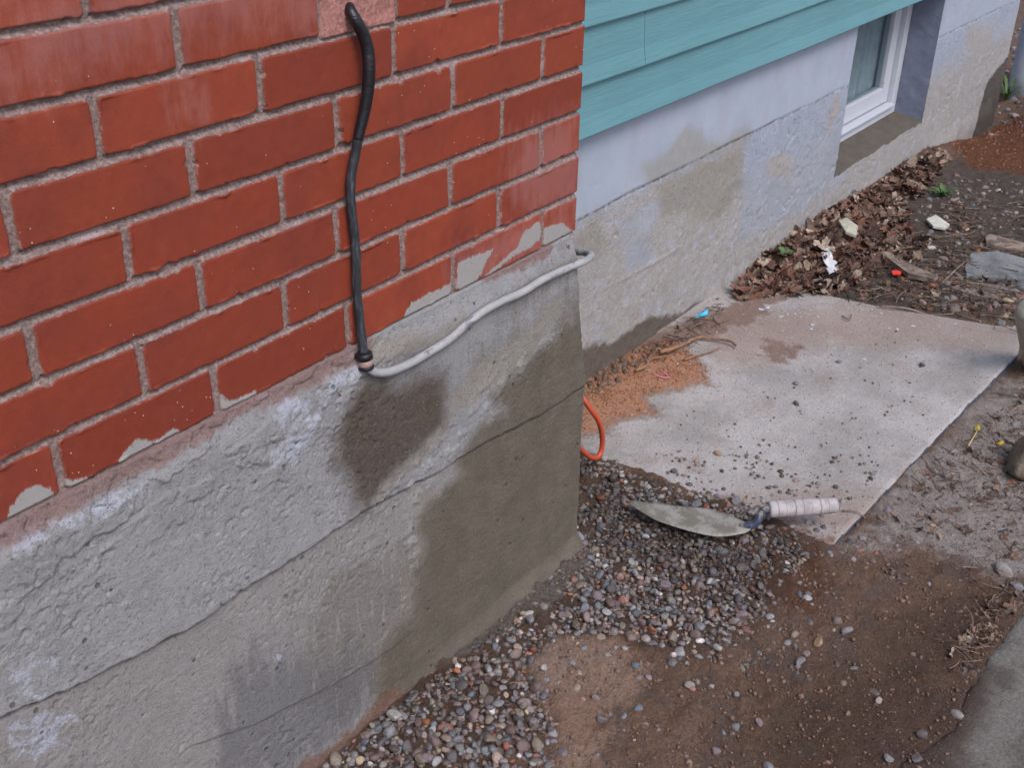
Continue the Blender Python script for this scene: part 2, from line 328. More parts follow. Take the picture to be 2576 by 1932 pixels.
# ------------------------------------------------------------------ chimney foundation (rendered concrete)
CRACK = Wp([(1290, 800), (1255, 822), (1150, 888), (1080, 925), (1010, 962), (940, 1005), (880, 1035), (830, 1062), (760, 1098), (700, 1135), (640, 1180), (560, 1228),
            (500, 1268), (440, 1310), (380, 1345), (300, 1390), (200, 1437), (120, 1478), (0, 1530), (-60, 1560)])
CR2 = Wp([(830, 1392), (760, 1440), (680, 1482), (600, 1520), (520, 1560), (400, 1600)])
def foundation():
    xs = np.concatenate([np.arange(-2.6, -1.25, .01), np.arange(-1.25, .0001, .0020)])
    zs = np.arange(-.74, .0021, .0020)
    X, Z = np.meshgrid(xs, zs)
    cl = np.array(CRACK); o = np.argsort(cl[:, 0]); zc = np.interp(X, cl[o, 0], cl[o, 1])+.0035*fbm(X, X*0, 28, 4, 90)+.0014*fbm(X, X*0, 150, 2, 94)
    d = Z-zc
    c2 = np.array(CR2); o = np.argsort(c2[:, 0]); z2 = np.interp(X, c2[o, 0], c2[o, 1])+.002*fbm(X, X*0, 30, 3, 91)
    d2 = Z-z2; in2 = sst(X, -.95, -.85)*sst(X, -.42, -.5)
    bev = sst(Z, -.036, .002)                      # mortar shoulder running out under the brick
    out = -.004-.010*(1-bev)+.0015*fbm(X, Z, 6, 2, 71)
    left = .62+.38*sst(X, -.35, -.6)*sst(X, -1.1, -.95)
    up = sst(d, -.0012, .0018)*np.exp(-np.maximum(d, 0)/.09)
    out += -up*.0082*left + .0065*left*np.exp(-(d+.0025)**2/(2*.002**2))
    out += -sst(d2, -.002, .002)*.003*in2*np.exp(-np.maximum(d2, 0)/.05)
    rough = .5+.8*sst(fbm(X, Z, 9, 2, 61), -.1, .35)
    sc = fbm(X+.6*Z, (Z-.6*X)*0+Z*4, 30, 4, 67); ltm = mask(X, Z, [Wp([(770, 1100), (800, 1050), (930, 930), (1000, 850), (1180, 690), (1215, 700), (1050, 860), (960, 980), (880, 1100), (900, 1250), (850, 1330), (880, 1100)])], .03)
    out += -.0035*sst(ltm, -.6, .6)*sst(fbm(X, Z, 70, 3, 68), -.1, .6)+.0005*sc
    out += .0008*fbm(X, Z, 85, 3, 62)*rough+.0006*fbm(X, Z, 210, 2, 60)*rough+.0020*fbm(X, Z, 12, 2, 63)+.0020*sst(fbm(X, Z, 150, 2, 69), .34, .55)*sst(X, -.35, -.5)*rough
    # pits
    pit = sst(fbm(X, Z, 75, 2, 64), .42, .62)*sst(fbm(X, Z, 7, 2, 65), -.1, .3); out += .0026*pit*sst(X, -.3, -.6)
    # flaked skin near the top left
    fl = sst(fbm(X*.8, Z*1.3, 34, 3, 66), .05, .12)*sst(Z, -.16, -.05)*sst(X, -.40, -.55); out += -.0030*fl
    # flare onto the ground
    out -= .012*sst(Z, -.62, -.67)*sst(X, -.35, -.1)+.012*sst(Z, -.62, -.68)
    # right end profile
    pr = np.array(Wp([(1236, 532), (1243, 600), (1247, 700), (1250, 760), (1256, 820), (1252, 870), (1250, 930), (1246, 1000), (1243, 1060), (1240, 1120), (1241, 1175)]))
    o = np.argsort(pr[:, 1]); ex = np.interp(zs, pr[o, 1], pr[o, 0])-.006
    sh = ex+.0022*fbm(zs, zs*0, 45, 3, 12)
    # stretch the last 12 cm of columns to the profile
    f = sst(X, -.12, 0); Xd = X+f*sh[:, None]
    edge = sst(X, -.007, 0.0); out = out+edge**2*.004
    P = np.stack([Xd, out, Z], -1)
    ret = []
    for i, yy in enumerate((.006, .016, .035, .07, .13, .22, .36)):
        c = P[:, -1].copy(); c[:, 1] = yy; c[:, 0] += .003*min(1, i/1.0)+.002*fbm(zs, zs*0+yy*20, 40, 3, 13); ret.append(c[:, None])
    P = np.concatenate([P]+ret, 1); nr = len(ret)
    # ledge on the top of the shoulder (closes the block above)
    top = P[-1:].copy(); top[:, :, 1] = np.maximum(top[:, :, 1], .006); top[0, len(xs):, 0] = -.01; P = np.concatenate([P, top], 0)
    Xa, Za = P[..., 0], P[..., 2]
    ms = lambda ps, sc: mask(Xa, Za, [Wp(p) for p in ps], sc)
    o1 = np.argsort(cl[:, 0])
    at = dict(
        wa=ms([[(785, 800), (850, 830), (905, 800), (945, 790), (952, 850), (948, 905), (925, 935), (895, 965), (868, 1000), (830, 1035), (800, 1060), (775, 1088), (745, 1085), (722, 1040), (706, 985), (722, 900), (745, 850)],
               [(835, 765), (870, 745), (900, 745), (860, 775)]], .03),
        wb=ms([[(1262, 640), (1235, 655), (1190, 700), (1140, 745), (1085, 800), (1050, 850), (1068, 880), (1010, 930), (975, 970), (985, 1010), (920, 1075), (895, 1130), (905, 1190), (872, 1240), (880, 1300), (850, 1350), (812, 1400), (800, 1460), (797, 1520),
                (840, 1500), (1000, 1400), (1100, 1320), (1250, 1200), (1300, 1000)]], .03),
        wm=ms([[(955, 850), (1000, 790), (1060, 742), (1130, 690), (1190, 640), (1240, 595), (1300, 600), (1260, 660), (1200, 690), (1140, 720), (1060, 790), (1000, 840)],
               [(1060, 690), (1150, 600), (1240, 525), (1250, 560), (1160, 630)],
               [(640, 1380), (690, 1290), (720, 1240), (770, 1190), (880, 1180), (890, 1290), (830, 1400), (790, 1490), (700, 1560), (620, 1500)]], .04),
        gs=ms([[(480, 1450), (510, 1400), (560, 1380), (600, 1400), (650, 1430), (720, 1400), (800, 1420), (800, 1500), (640, 1640), (600, 1700), (440, 1700), (455, 1560)]], .05),
        lt=ms([[(770, 1095), (800, 1062), (880, 1000), (930, 945), (960, 900), (1010, 860), (1090, 790), (1180, 700), (1215, 650), (1190, 640), (1100, 730), (1010, 800), (960, 850), (950, 905), (920, 940), (860, 1000), (790, 1060)],
               [(880, 1060), (900, 1100), (880, 1200), (860, 1320), (900, 1290), (915, 1180), (940, 1050)],
               [(790, 790), (770, 760), (820, 740), (940, 700), (1000, 660), (980, 700), (880, 760)]], .03),
        wh=ms([[(600, 855), (660, 840), (720, 800), (765, 775), (760, 800), (690, 850), (650, 930), (620, 990), (570, 1010), (560, 985), (600, 940), (580, 880)],
               [(0, 1445), (30, 1440), (85, 1405), (110, 1430), (80, 1460), (90, 1500), (30, 1490), (0, 1465)],
               [(0, 1165), (60, 1120), (180, 1080), (270, 1045), (300, 1040), (250, 1075), (170, 1120), (90, 1140), (20, 1185)],
               [(0, 1560), (50, 1530), (150, 1530), (130, 1600), (0, 1640)], [(560, 1405), (590, 1405), (585, 1430), (565, 1425)]], .025),
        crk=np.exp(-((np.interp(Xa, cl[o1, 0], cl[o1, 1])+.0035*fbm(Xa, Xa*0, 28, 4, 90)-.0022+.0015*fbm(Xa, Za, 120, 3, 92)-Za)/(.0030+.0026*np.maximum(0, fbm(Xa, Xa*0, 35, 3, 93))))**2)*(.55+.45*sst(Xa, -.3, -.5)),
        lo=np.clip((np.interp(Xa, np.sort(cl[:, 0]), cl[np.argsort(cl[:, 0]), 1])-Za)/.03, -1, 1),
        top=np.clip((Za+.016+.012*sst(Xa, -.55, -.45)+.010*fbm(Xa, Za, 20, 3, 31)-.05*sst(Xa, -.52, -.46)*(1-.6*sst(Xa, -.3, -.2)*sst(Xa, -.02, -.1)))/.02, -1, 1),
        base=ms([[(560, 1720), (640, 1640), (740, 1565), (800, 1510), (830, 1480), (900, 1480), (700, 1720)]], .03),
        pr=np.clip((Za+.06)/.05, -1, 1)*np.clip((-.45-Xa)/.1, 0, 1))
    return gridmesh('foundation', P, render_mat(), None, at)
def render_mat():
    m = Mat('cement render', .93, .2)
    f1 = m.noise(14, 5, .65); f2 = m.noise(60, 5, .7); f3 = m.noise(340, 4, .75); f4 = m.noise(1100, 2, .6)
    g = m.mix(f1, lin(150, 150, 152), lin(176, 175, 178)); g = m.mix(m.ramp(f2, .5, .95), g, lin(186, 183, 180))
    g = m.mix(m.math('MULTIPLY', m.thr(m.attr('lo'), f2, .6, .5), .5), g, lin(158, 150, 146))
    ln = m.noise(1.0, 4, .7, m.vec((12, 60, 60), (0, .35, 0)))
    st0 = m.noise(1.0, 5, .7, m.vec((50, 50, 9), (0, .5, 0)))
    g = m.mix(m.math('MULTIPLY', m.thr(m.attr('wm'), st0, 2.2, .8), .6), g, lin(126, 119, 110))
    st = m.noise(1.0, 4, .65, m.vec((60, 60, 10), (0, .45, 0)))
    gs = m.math('MULTIPLY', m.thr(m.attr('gs'), st, 2.6, .8), .6); g = m.mix(gs, g, lin(108, 108, 114))
    fz = m.mix(.5, f2, m.noise(260, 3, .8)); g = m.mix(m.math('MULTIPLY', m.math('MULTIPLY', m.thr(m.attr('wm'), st0, 1.6, .6), m.ramp(m.noise(1.0, 5, .7, m.vec((85, 85, 11), (0, .5, 0))), .58, .85)), .7), g, lin(176, 171, 168)); wa = m.thr(m.attr('wa'), m.mix(.4, f1, fz), 2.2, .9); wb = m.thr(m.attr('wb'), m.mix(.4, f1, fz), 2.4, .75)
    wac = m.mix(f2, lin(84, 75, 69), lin(112, 101, 93)); g = m.mix(wa, g, wac)
    g = m.mix(m.math('MULTIPLY', m.thr(m.attr('lt'), ln, .9, .4), .8), g, lin(160, 153, 145))
    wbc = m.mix(m.noise(22, 5), lin(104, 97, 85), lin(127, 118, 105)); g = m.mix(wb, g, wbc)
    wh = m.thr(m.attr('wh'), m.mix(.5, f2, m.noise(150, 4, .8)), 1.3, .08)
    fl = m.math('MULTIPLY', m.thr(m.attr('pr'), f2, 1.2, .1, .45), m.ramp(m.noise(7, 3), .5, .58))
    wh = m.math('MULTIPLY', m.math('MAXIMUM', wh, fl), m.ramp(m.noise(32, 6, .8), .44, .56)); g = m.mix(wh, g, lin(188, 190, 204)); g = m.mix(m.math('MULTIPLY', m.attr('crk'), m.ramp(m.noise(70, 4, .8), .2, .55)), g, lin(60, 54, 50))  # crk: groove dirt that also paints the ledge's shadow line into the colour
    g = m.mix(m.math('MULTIPLY', m.thr(m.attr('top'), f2, .8, .25), .8), g, m.mix(f3, lin(120, 88, 82), lin(165, 132, 126)))
    g = m.mix(m.math('MULTIPLY', m.thr(m.attr('base'), f2, 1.2, .3), .8), g, lin(120, 84, 66))
    # grains: dark pits and pale sand
    g = m.mix(m.math('MULTIPLY', m.ramp(m.noise(230, 3, .85), .58, .80), .7), g, m.mix(.75, g, (0.03, .028, .026, 1)))
    g = m.mix(m.math('MULTIPLY', m.ramp(m.noise(300, 3, .85), .66, .85), .45), g, lin(200, 196, 190))
    pz = m.math('MULTIPLY', m.ramp(m.vor(42, m.vec((1, 1, 1.0))), .17, .10), m.ramp(m.noise(8, 3), .5, .6))
    g = m.mix(m.math('MULTIPLY', pz, .6), g, lin(60, 58, 60))
    m.col(g); wet = m.math('MAXIMUM', wa, wb); m.put(m.b.inputs['Roughness'], m.ramp(wet, 0, 1, .95, .72))
    m.bump([(f3, 1.3), (f4, .8), (m.noise(1.0, 4, .7, m.vec((60, 60, 260), (0, .40, 0))), .25), (m.noise(190, 4, .8), .7), (pz, -2.0)], .0018)
    return m.m
def m_w(m, s): return 1.2
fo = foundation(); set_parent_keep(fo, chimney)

# ================================================================== HOUSE
house = empty('house', (2, .33, -.66))
tag(house, 'pale blue painted concrete basement wall under teal wooden siding with a white window', 'house')
WX0, WX1, WZ = 2.045, 2.867, -.505; WY = .33; XE = 3.92
def bwall():
    xs = np.unique(np.round(np.concatenate([np.arange(-.05, .35, .02), np.arange(.35, 2.045, .0045), [WX0], np.arange(WX0, WX1, .01), [WX1], np.arange(WX1+.005, XE, .006), [XE]]), 5))
    zs = np.unique(np.round(np.concatenate([np.arange(-.92, WZ, .0045), [WZ], np.arange(WZ+.0045, .03, .0045), [.5, 1.9]]), 5))
    X, Z = np.meshgrid(xs, zs)
    zc = -.205+.003*fbm(X, X*0, 12, 4, 5)+.006*fbm(X, X*0, 2.3, 2, 6); d = Z-zc
    low = sst(d, .002, -.002)
    out = .003*low*sst(X, 2.0, 1.4)+.003*np.exp(-(d/.0028)**2)*sst(fbm(X, X*0, 4, 2, 8), -.4, .1)
    rough = low*sst(Z+.35*0, -.2, -.3)*.8+.1
    rough = np.where(X > WX1, .35+.6*sst(Z, -.25, -.5), rough)
    out += (.0018*fbm(X, Z, 60, 4, 21)+.004*fbm(X, Z, 12, 3, 22))*rough+.0012*fbm(X, Z, 5, 2, 23)
    pit = sst(fbm(X, Z, 70, 2, 24), .4, .6)*sst(fbm(X, Z, 6, 2, 25), -.1, .3)*rough; out += .004*pit
    out += -.012*sst(Z, -.60, -.68)*sst(fbm(X, X*0, 8, 3, 27), -.5, .4)
    bead = sst(np.abs(Z+.42+.02*fbm(X, X*0, 3, 2, 28)), .006, .001)*sst(X, .5, .8)*sst(X, 1.1, .9); out -= .002*bead
    P = np.stack([X, WY+out, Z], -1)
    skip = (X >= WX0-1e-6) & (X < WX1-1e-6) & (Z >= WZ-1e-6) & (Z < .02)
    D = lambda ps, sc: mask(X, Z, [Wp(p, WY) for p in ps], sc)
    at = dict(
        bare=D([[(1200, 520), (1300, 450), (1400, 400), (1500, 352), (1600, 310), (1612, 330), (1580, 420), (1575, 500), (1640, 495), (1700, 475), (1760, 445), (1820, 405), (1900, 350), (1980, 285), (2050, 255), (2120, 240), (2060, 420), (1700, 700), (1255, 900), (1200, 800)],
                [(2100, 50), (2150, 60), (2130, 130), (2080, 110)]], .06),
        patch=D([[(1388, 352), (1440, 325), (1478, 276), (1510, 285), (1530, 310), (1580, 295), (1615, 275), (1625, 300), (1590, 320), (1500, 350), (1400, 400)],
                 [(1500, 395), (1560, 370), (1590, 400), (1585, 440), (1540, 480), (1500, 470)],
                 [(1280, 480), (1300, 475), (1310, 540), (1290, 560), (1250, 560), (1240, 520)], [(1420, 400), (1480, 370), (1610, 320), (1605, 400), (1520, 460), (1430, 470)]], .03),
        blue=D([[(1330, 480), (1430, 430), (1440, 440), (1400, 500), (1340, 500)], [(1345, 520), (1400, 500), (1410, 560), (1360, 590)],
                [(1620, 330), (1900, 100), (1820, 390), (1700, 470), (1600, 520)]], .04),
        damp=D([[(1240, 760), (1330, 735), (1400, 690), (1480, 680), (1512, 650), (1560, 700), (1255, 900)]], .03),
        dampe=D([[(2135, 170), (2180, 120), (2180, 240), (2060, 400), (2085, 330)]], .04),
        chip=D([[(1655, 340), (1690, 335), (1715, 350), (1705, 385), (1670, 380)], [(1800, 215), (1815, 190), (1812, 240), (1785, 300), (1790, 255)]], .02),
        hgt=np.clip((Z+.205)/.2, -1, 1), low=low*2-1, crk=np.exp(-(d/.003)**2))
    o = gridmesh('foundation_wall', P, bwall_mat(), None, at, skip)
    return o
def bwall_mat():
    m = Mat('peeling blue wall paint', .9, .25)
    f1 = m.noise(10, 5, .6); f2 = m.noise(45, 5, .7); f3 = m.noise(180, 4, .75); f4 = m.noise(600, 3, .7)
    blue = m.mix(f1, lin(146, 155, 171), lin(160, 168, 183)); blue = m.mix(m.math('MULTIPLY', m.ramp(m.noise(1.0, 4, .6, m.vec((9, 9, 2.5))), .5, .9), .5), blue, lin(150, 151, 158))
    rough = m.mix(f2, lin(142, 139, 137), lin(168, 162, 158)); rough = m.mix(m.ramp(m.noise(95, 4, .8), .5, .75), rough, lin(182, 179, 183)); rough = m.mix(m.math('MULTIPLY', m.ramp(m.noise(110, 4, .8), .62, .80), .7), rough, lin(98, 92, 90)); rough = m.mix(m.math('MULTIPLY', m.ramp(m.noise(16, 4, .7), .6, .8), .5), rough, lin(172, 178, 198))
    low = m.attr('low')
    fz = m.mix(.5, f2, m.noise(130, 4, .8)); bare = m.thr(m.attr('bare'), fz, 2.6, .5)
    c = m.mix(bare, blue, rough)
    c = m.mix(m.math('MULTIPLY', m.ramp(low, 0, 1), m.ramp(m.noise(110, 4, .85), .52, .8)), c, lin(186, 189, 200))
    # flaking along the lower paint
    flk = m.math('MULTIPLY', m.ramp(m.math('ADD', m.math('MULTIPLY', m.attr('hgt'), -.42), m.mix(.5, f2, m.noise(120, 4, .8))), .70, .86), m.ramp(low, 0, 1))
    c = m.mix(flk, c, rough)
    bl = m.thr(m.attr('blue'), fz, 2.2, .35); c = m.mix(m.math('MULTIPLY', bl, .6), c, blue)
    pa = m.thr(m.attr('patch'), fz, 1.8, .7); c = m.mix(m.math('MULTIPLY', pa, .65), c, m.var(lin(138, 133, 123), f2, .12))
    c = m.mix(m.math('MULTIPLY', m.thr(m.attr('chip'), fz, 1.6, .3), .7), c, lin(166, 156, 150))
    da = m.thr(m.attr('damp'), fz, .9, .3); c = m.mix(da, c, m.var(lin(98, 88, 80), f2, .12))
    c = m.mix(m.thr(m.attr('dampe'), f2, .6, .2), c, lin(84, 78, 74))
    c = m.mix(m.math('MULTIPLY', m.attr('crk'), m.ramp(f2, .42, .58)), c, lin(90, 84, 84))
    c = m.mix(m.math('MULTIPLY', m.ramp(m.noise(95, 4, .8), .62, .78), m.ramp(low, -.5, 1, .0, .6)), c, lin(80, 76, 76))
    sp = m.math('MULTIPLY', m.ramp(m.vor(60), .1, .05), m.ramp(m.noise(9, 2), .45, .55)); c = m.mix(m.math('MULTIPLY', sp, .6), c, lin(84, 86, 100))
    m.col(c)
    m.bump([(m.math('MULTIPLY', f3, m.ramp(low, -1, 1, .12, .8)), 1.0), (m.math('MULTIPLY', f4, m.ramp(low, -1, 1, .2, 1)), .4), (m.math('MULTIPLY', f2, m.ramp(low, -1, 1, .2, .6)), .7)], .0024)
    return m.m
set_parent_keep(bwall(), house)
# reveals: two jambs; the sloping sill of fresh mortar
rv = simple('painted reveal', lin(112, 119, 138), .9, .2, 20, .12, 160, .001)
def gridpatch(fn, nu, nv):
    u, v = np.meshgrid(np.linspace(0, 1, nu), np.linspace(0, 1, nv)); return fn(u, v)
P = gridpatch(lambda u, v: np.stack([WX1+.0015*fbm(u*.13, v*.6, 30, 3, 4), WY+.14*u, WZ-.02+v*(.55)], -1), 40, 140)
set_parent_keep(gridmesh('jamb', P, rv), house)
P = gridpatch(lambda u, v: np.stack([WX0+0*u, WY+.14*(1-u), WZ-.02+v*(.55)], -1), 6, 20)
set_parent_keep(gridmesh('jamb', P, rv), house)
sm_ = Mat('fresh damp mortar', .85, .3); sm_.col(sm_.var(sm_.mix(sm_.noise(25, 4), lin(80, 74, 68), lin(98, 91, 84)), sm_.noise(200, 4, .7), .15))
sm_.bump([(sm_.noise(350, 4, .7), 1), (sm_.noise(90, 3), .8)], .0015); sill_mat = sm_.m
P = gridpatch(lambda u, v: np.stack([WX0-.002+(WX1-WX0+.002)*u, WY-.002+.115*v+.003*fbm(u*.8, v*.1, 30, 3, 9)*(1-v), WZ+.018*v+.002*fbm(u*.8, v*.1, 26, 3, 7)], -1), 160, 30)
front = P[:1].copy(); front[..., 2] -= .012; front[..., 1] += .006
set_parent_keep(gridmesh('window_sill', np.concatenate([front, P], 0), sill_mat), house)
# window: frame > sash, pane, curtain
white = Mat('white window paint', .45, .5)
white.col(white.mix(white.ramp(white.noise(40, 4), .65, 1), lin(182, 186, 196), lin(168, 166, 164))); white.bump([(white.noise(120, 3), 1)], .0004); white = white.m
FY = .44
def frame_ring(x0, x1, z0, z1, y0, y1, wd):
    return join([box((x0, y0, z0), (x0+wd, y1, z1)), box((x1-wd, y0, z0), (x1, y1, z1)), box((x0+wd+.0005, y0+.001, z0), (x1-wd-.0005, y1, z0+wd)), box((x0+wd+.0005, y0+.001, z1-wd), (x1-wd-.0005, y1, z1))])
v, f = frame_ring(WX0+.002, WX1-.002, WZ+.012, .04, FY, FY+.07, .045)
win = bevel(mesh_obj('window', v, f, white, None, False), .003); set_parent_keep(win, house)
v, f = frame_ring(WX0+.05, WX1-.05, WZ+.062, .03, FY+.02, FY+.055, .062)
v2, f2 = box((WX0+.045, FY-.012, WZ+.048), (WX1-.045, FY+.018, WZ+.060))
v, f = join([(v, f), (v2, f2)])
sash = bevel(mesh_obj('sash', v, f, white, None, False), .003); sash.parent = win; sash.matrix_parent_inverse = Matrix.Identity(4)
v, f = join([box((WX0+.045+.1*0, FY+.03, -.155), (WX0+.135, FY+.05, -.125))])
gl = Mat('window glass', .04, .5); gl.b.inputs['Base Color'].default_value = (.012, .018, .022, 1)
tr = gl.n.new('ShaderNodeBsdfTransparent'); tr.inputs[0].default_value = (.9, .95, .96, 1); mx = gl.n.new('ShaderNodeMixShader'); mx.inputs[0].default_value = .22
gl.lk(tr.outputs[0], mx.inputs[1]); gl.lk(gl.b.outputs[0], mx.inputs[2]); gl.lk(mx.outputs[0], gl.n['Material Output'].inputs[0])
v, f = box((WX0+.10, FY+.034, WZ+.11), (WX1-.10, FY+.038, .0))
pane = mesh_obj('pane', v, f, gl.m, None, False); pane.parent = win
xs = np.linspace(WX0+.22, WX1-.05, 160); zz = np.linspace(-.42, .2, 12); X, Z = np.meshgrid(xs, zz)
P = np.stack([X, FY+.075+.013*np.sin(X*95+np.sin(X*31)*1.5), Z], -1)
cur = gridmesh('curtain', P, simple('grey net curtain', lin(205, 212, 220), .9, .1, 30, .1)); cur.parent = win
for o_ in (sash, pane, cur): o_.matrix_parent_inverse = win.matrix_parent_inverse.inverted() @ Matrix.Identity(4) if False else Matrix.Identity(4)
# dark room behind the window
bx = [box((WX0-.3, .52, -.9), (WX1+.3, .53, .5))] if False else []
V, F = box((WX0-.3, FY+.06, -1.0), (WX1+.3, 1.6, .6)); F = [q for q in F if q != [0, 1, 5, 4]]
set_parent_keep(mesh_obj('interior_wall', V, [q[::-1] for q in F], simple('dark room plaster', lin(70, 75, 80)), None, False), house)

# teal siding, each board a part
sdm = Mat('teal painted board', .62, .35)
gr = sdm.noise(1.0, 5, .65, sdm.vec((7, 60, 130))); g2 = sdm.noise(2.2, 3)
cc = sdm.mix(g2, lin(90, 133, 143), lin(99, 142, 151)); cc = sdm.mix(sdm.math('MULTIPLY', sdm.ramp(sdm.noise(70, 3), .93, .98), .3), cc, lin(150, 180, 185))
sdm.col(sdm.var(cc, gr, .05)); sdm.bump([(gr, 1), (sdm.noise(1.0, 3, .6, sdm.vec((30, 60, 420))), .5)], .0006)
BZ = [-.0115, .1010, .2190, .335, .45, .565, .68, .795, .91, 1.02]
def board(x0, x1, zb, zt, seed):
    # cross section of a lapped board with a rounded drip edge, swept along x with a slight wave
    sec = [(.3035, zb+.002), (.3000, zb), (.2975, zb+.0015), (.2968, zb+.004), (.3035, zb+.04), (.3085, zt+.01), (.3175, zt+.01), (.3150, zb+.01), (.3080, zb+.001)]
    xs = np.linspace(x0, x1, max(2, int((x1-x0)/.06))); V = []
    for x in xs:
        wz = .0012*math.sin(x*2.1+seed)+.0006*math.sin(x*7+seed*3); wy = .0008*math.sin(x*3.3+seed)
        V += [(x, y+wy, z+wz) for y, z in sec]
    n = len(sec); F = [[i*n+j, (i+1)*n+j, (i+1)*n+(j+1) % n, i*n+(j+1) % n][::-1] for i in range(len(xs)-1) for j in range(n)]
    F += [list(range(n)), [(len(xs)-1)*n+j for j in range(n)][::-1]]
    return V, F
for i in range(len(BZ)-1):
    cuts = [-.02, 3.98]
    if i == 1: cuts = [-.02, .705, 3.98]
    if i == 3: cuts = [-.02, 1.9, 3.98]
    for a, b in zip(cuts[:-1], cuts[1:]):
        v, f = board(a+.0008, b-.0008, BZ[i], BZ[i+1], i*2.0+a); o = mesh_obj('siding_board', v, f, sdm.m, None, False)
        set_parent_keep(o, house)
# far end return of the house wall
P = gridpatch(lambda u, v: np.stack([XE+0*u+.002*fbm(u*2, v*2, 20, 3, 4), WY+u*2.5, -.92+v*2.8], -1), 40, 60)
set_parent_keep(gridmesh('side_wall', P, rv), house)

# ================================================================== CABLE
blk = Mat('black rubber tape', .38, .5); blk.b.inputs['Base Color'].default_value = lin(22, 22, 28)
blk.bump([(blk.noise(1.0, 3, .6, blk.vec((120, 120, 500))), 1)], .0004); 
wrn = Mat('worn blue grey sleeve', .6, .4)
wn = wrn.noise(1.0, 5, .7, wrn.vec((160, 160, 35)))
wrn.col(wrn.mix(wrn.ramp(wn, .45, .95), lin(40, 42, 48), lin(88, 94, 102))); wrn.bump([(wn, 1)], .0003)
cable = empty('cable', (-.52, -.01, 0)); tag(cable, 'black cable hanging down the brick wall joined to a pale grey conduit', 'cable')
def wall_pts(pts, ys): return [onplane(a, b, 1, y) for (a, b), y in zip(pts, ys)]
p1 = wall_pts([(752, 4), (757, 22), (768, 42), (784, 72), (794, 105), (797, 145), (795, 190), (787, 240), (779, 275), (773, 300)], [.012, -.004, -.011, -.014, -.016, -.018, -.017, -.014, -.012, -.011])
p1 = smooth_path(p1, 6); n = len(p1)
r1 = .0062+.0017*np.sin(np.linspace(0, 1, n)*math.pi)+.0001*np.sin(np.arange(n)*1.9); r1[:5] *= np.linspace(.7, 1, 5)
v, f = tube(p1, r1, 16, wob=.015); set_parent_keep(mesh_obj('sleeve', v, f, blk.m), cable)
p2 = wall_pts([(774, 296), (768, 330), (760, 370), (757, 410), (759, 450), (765, 500), (769, 550), (770, 600), (773, 650), (778, 700), (784, 745), (786, 762)], [-.011, -.0085, -.008, -.008, -.008, -.008, -.0085, -.009, -.010, -.011, -.014, -.016])
p2 = smooth_path(p2, 6); v, f = tube(p2, .0060+.0002*np.sin(np.arange(len(p2))*.9), 16, wob=.03); set_parent_keep(mesh_obj('lower_sleeve', v, f, wrn.m), cable)
ctr = onplane(786, 766, 1, -.017); dn = (p2[-1]-p2[-5]); dn /= np.linalg.norm(dn); dn = dn*.6+np.array([.25, 0, -1])*.4; dn /= np.linalg.norm(dn)
def ring(name, a, b, r, mat):
    q = np.array([ctr+dn*a, ctr+dn*(a+.001), ctr+dn*(b-.001), ctr+dn*b]); v, f = tube(q, [r*.9, r, r, r*.9], 18)
    return set_parent_keep(mesh_obj(name, v, f, mat), cable)
ring('collar', -.003, .007, .0118, blk.m); ring('collar', .0155, .021, .0112, blk.m)
ring('coupling', .0065, .016, .0102, simple('pinkish worn metal coupling', lin(150, 125, 118), .5, .5, 90, .3, 200, .0005))
gry = Mat('painted conduit', .6, .35)
gn = gry.noise(30, 5, .7); gry.col(gry.mix(gry.ramp(gry.noise(1.0, 4, .7, gry.vec((25, 60, 60))), .58, .9), gry.var(lin(152, 152, 154), gn, .12), lin(92, 88, 98))); gry.bump([(gry.noise(160, 4, .7), 1)], .0008)
pc = wall_pts([(790, 787), (800, 799), (818, 805), (845, 802), (885, 785), (925, 762), (968, 735), (1002, 706), (1040, 675), (1085, 650), (1130, 630), (1168, 606), (1205, 588), (1240, 573), (1263, 564)],
              [-.018, -.022, -.024, -.023, -.022, -.022, -.022, -.021, -.021, -.021, -.021, -.021, -.021, -.021, -.021])
pc += [onplane(1274, 556, 1, -.010), onplane(1276, 550, 1, .008), onplane(1268, 546, 1, .03), onplane(1252, 544, 1, .05), onplane(1238, 545, 1, .075), onplane(1225, 547, 1, .10)]
pc = smooth_path(pc, 6); v, f = tube(pc, .0062+.0001*np.sin(np.arange(len(pc))*.8), 16, wob=.02); set_parent_keep(mesh_obj('conduit', v, f, gry.m), cable)

# orange cord
om = simple('orange plastic cord', lin(176, 72, 48), .45, .45, 50, .12)
pts = [onplane(a, b, 1, y) for (a, b), y in zip([(1236, 828), (1256, 856), (1276, 884), (1294, 912), (1301, 945), (1299, 972), (1290, 988), (1274, 987), (1256, 972), (1236, 952)], [.16, .13, .11, .1, .1, .1, .1, .1, .1, .1])]
v, f = tube(smooth_path(pts, 8), .0058, 14); tag(mesh_obj('cord', v, f, om), 'bright orange loop of cord sticking out behind the foundation corner', 'cord')

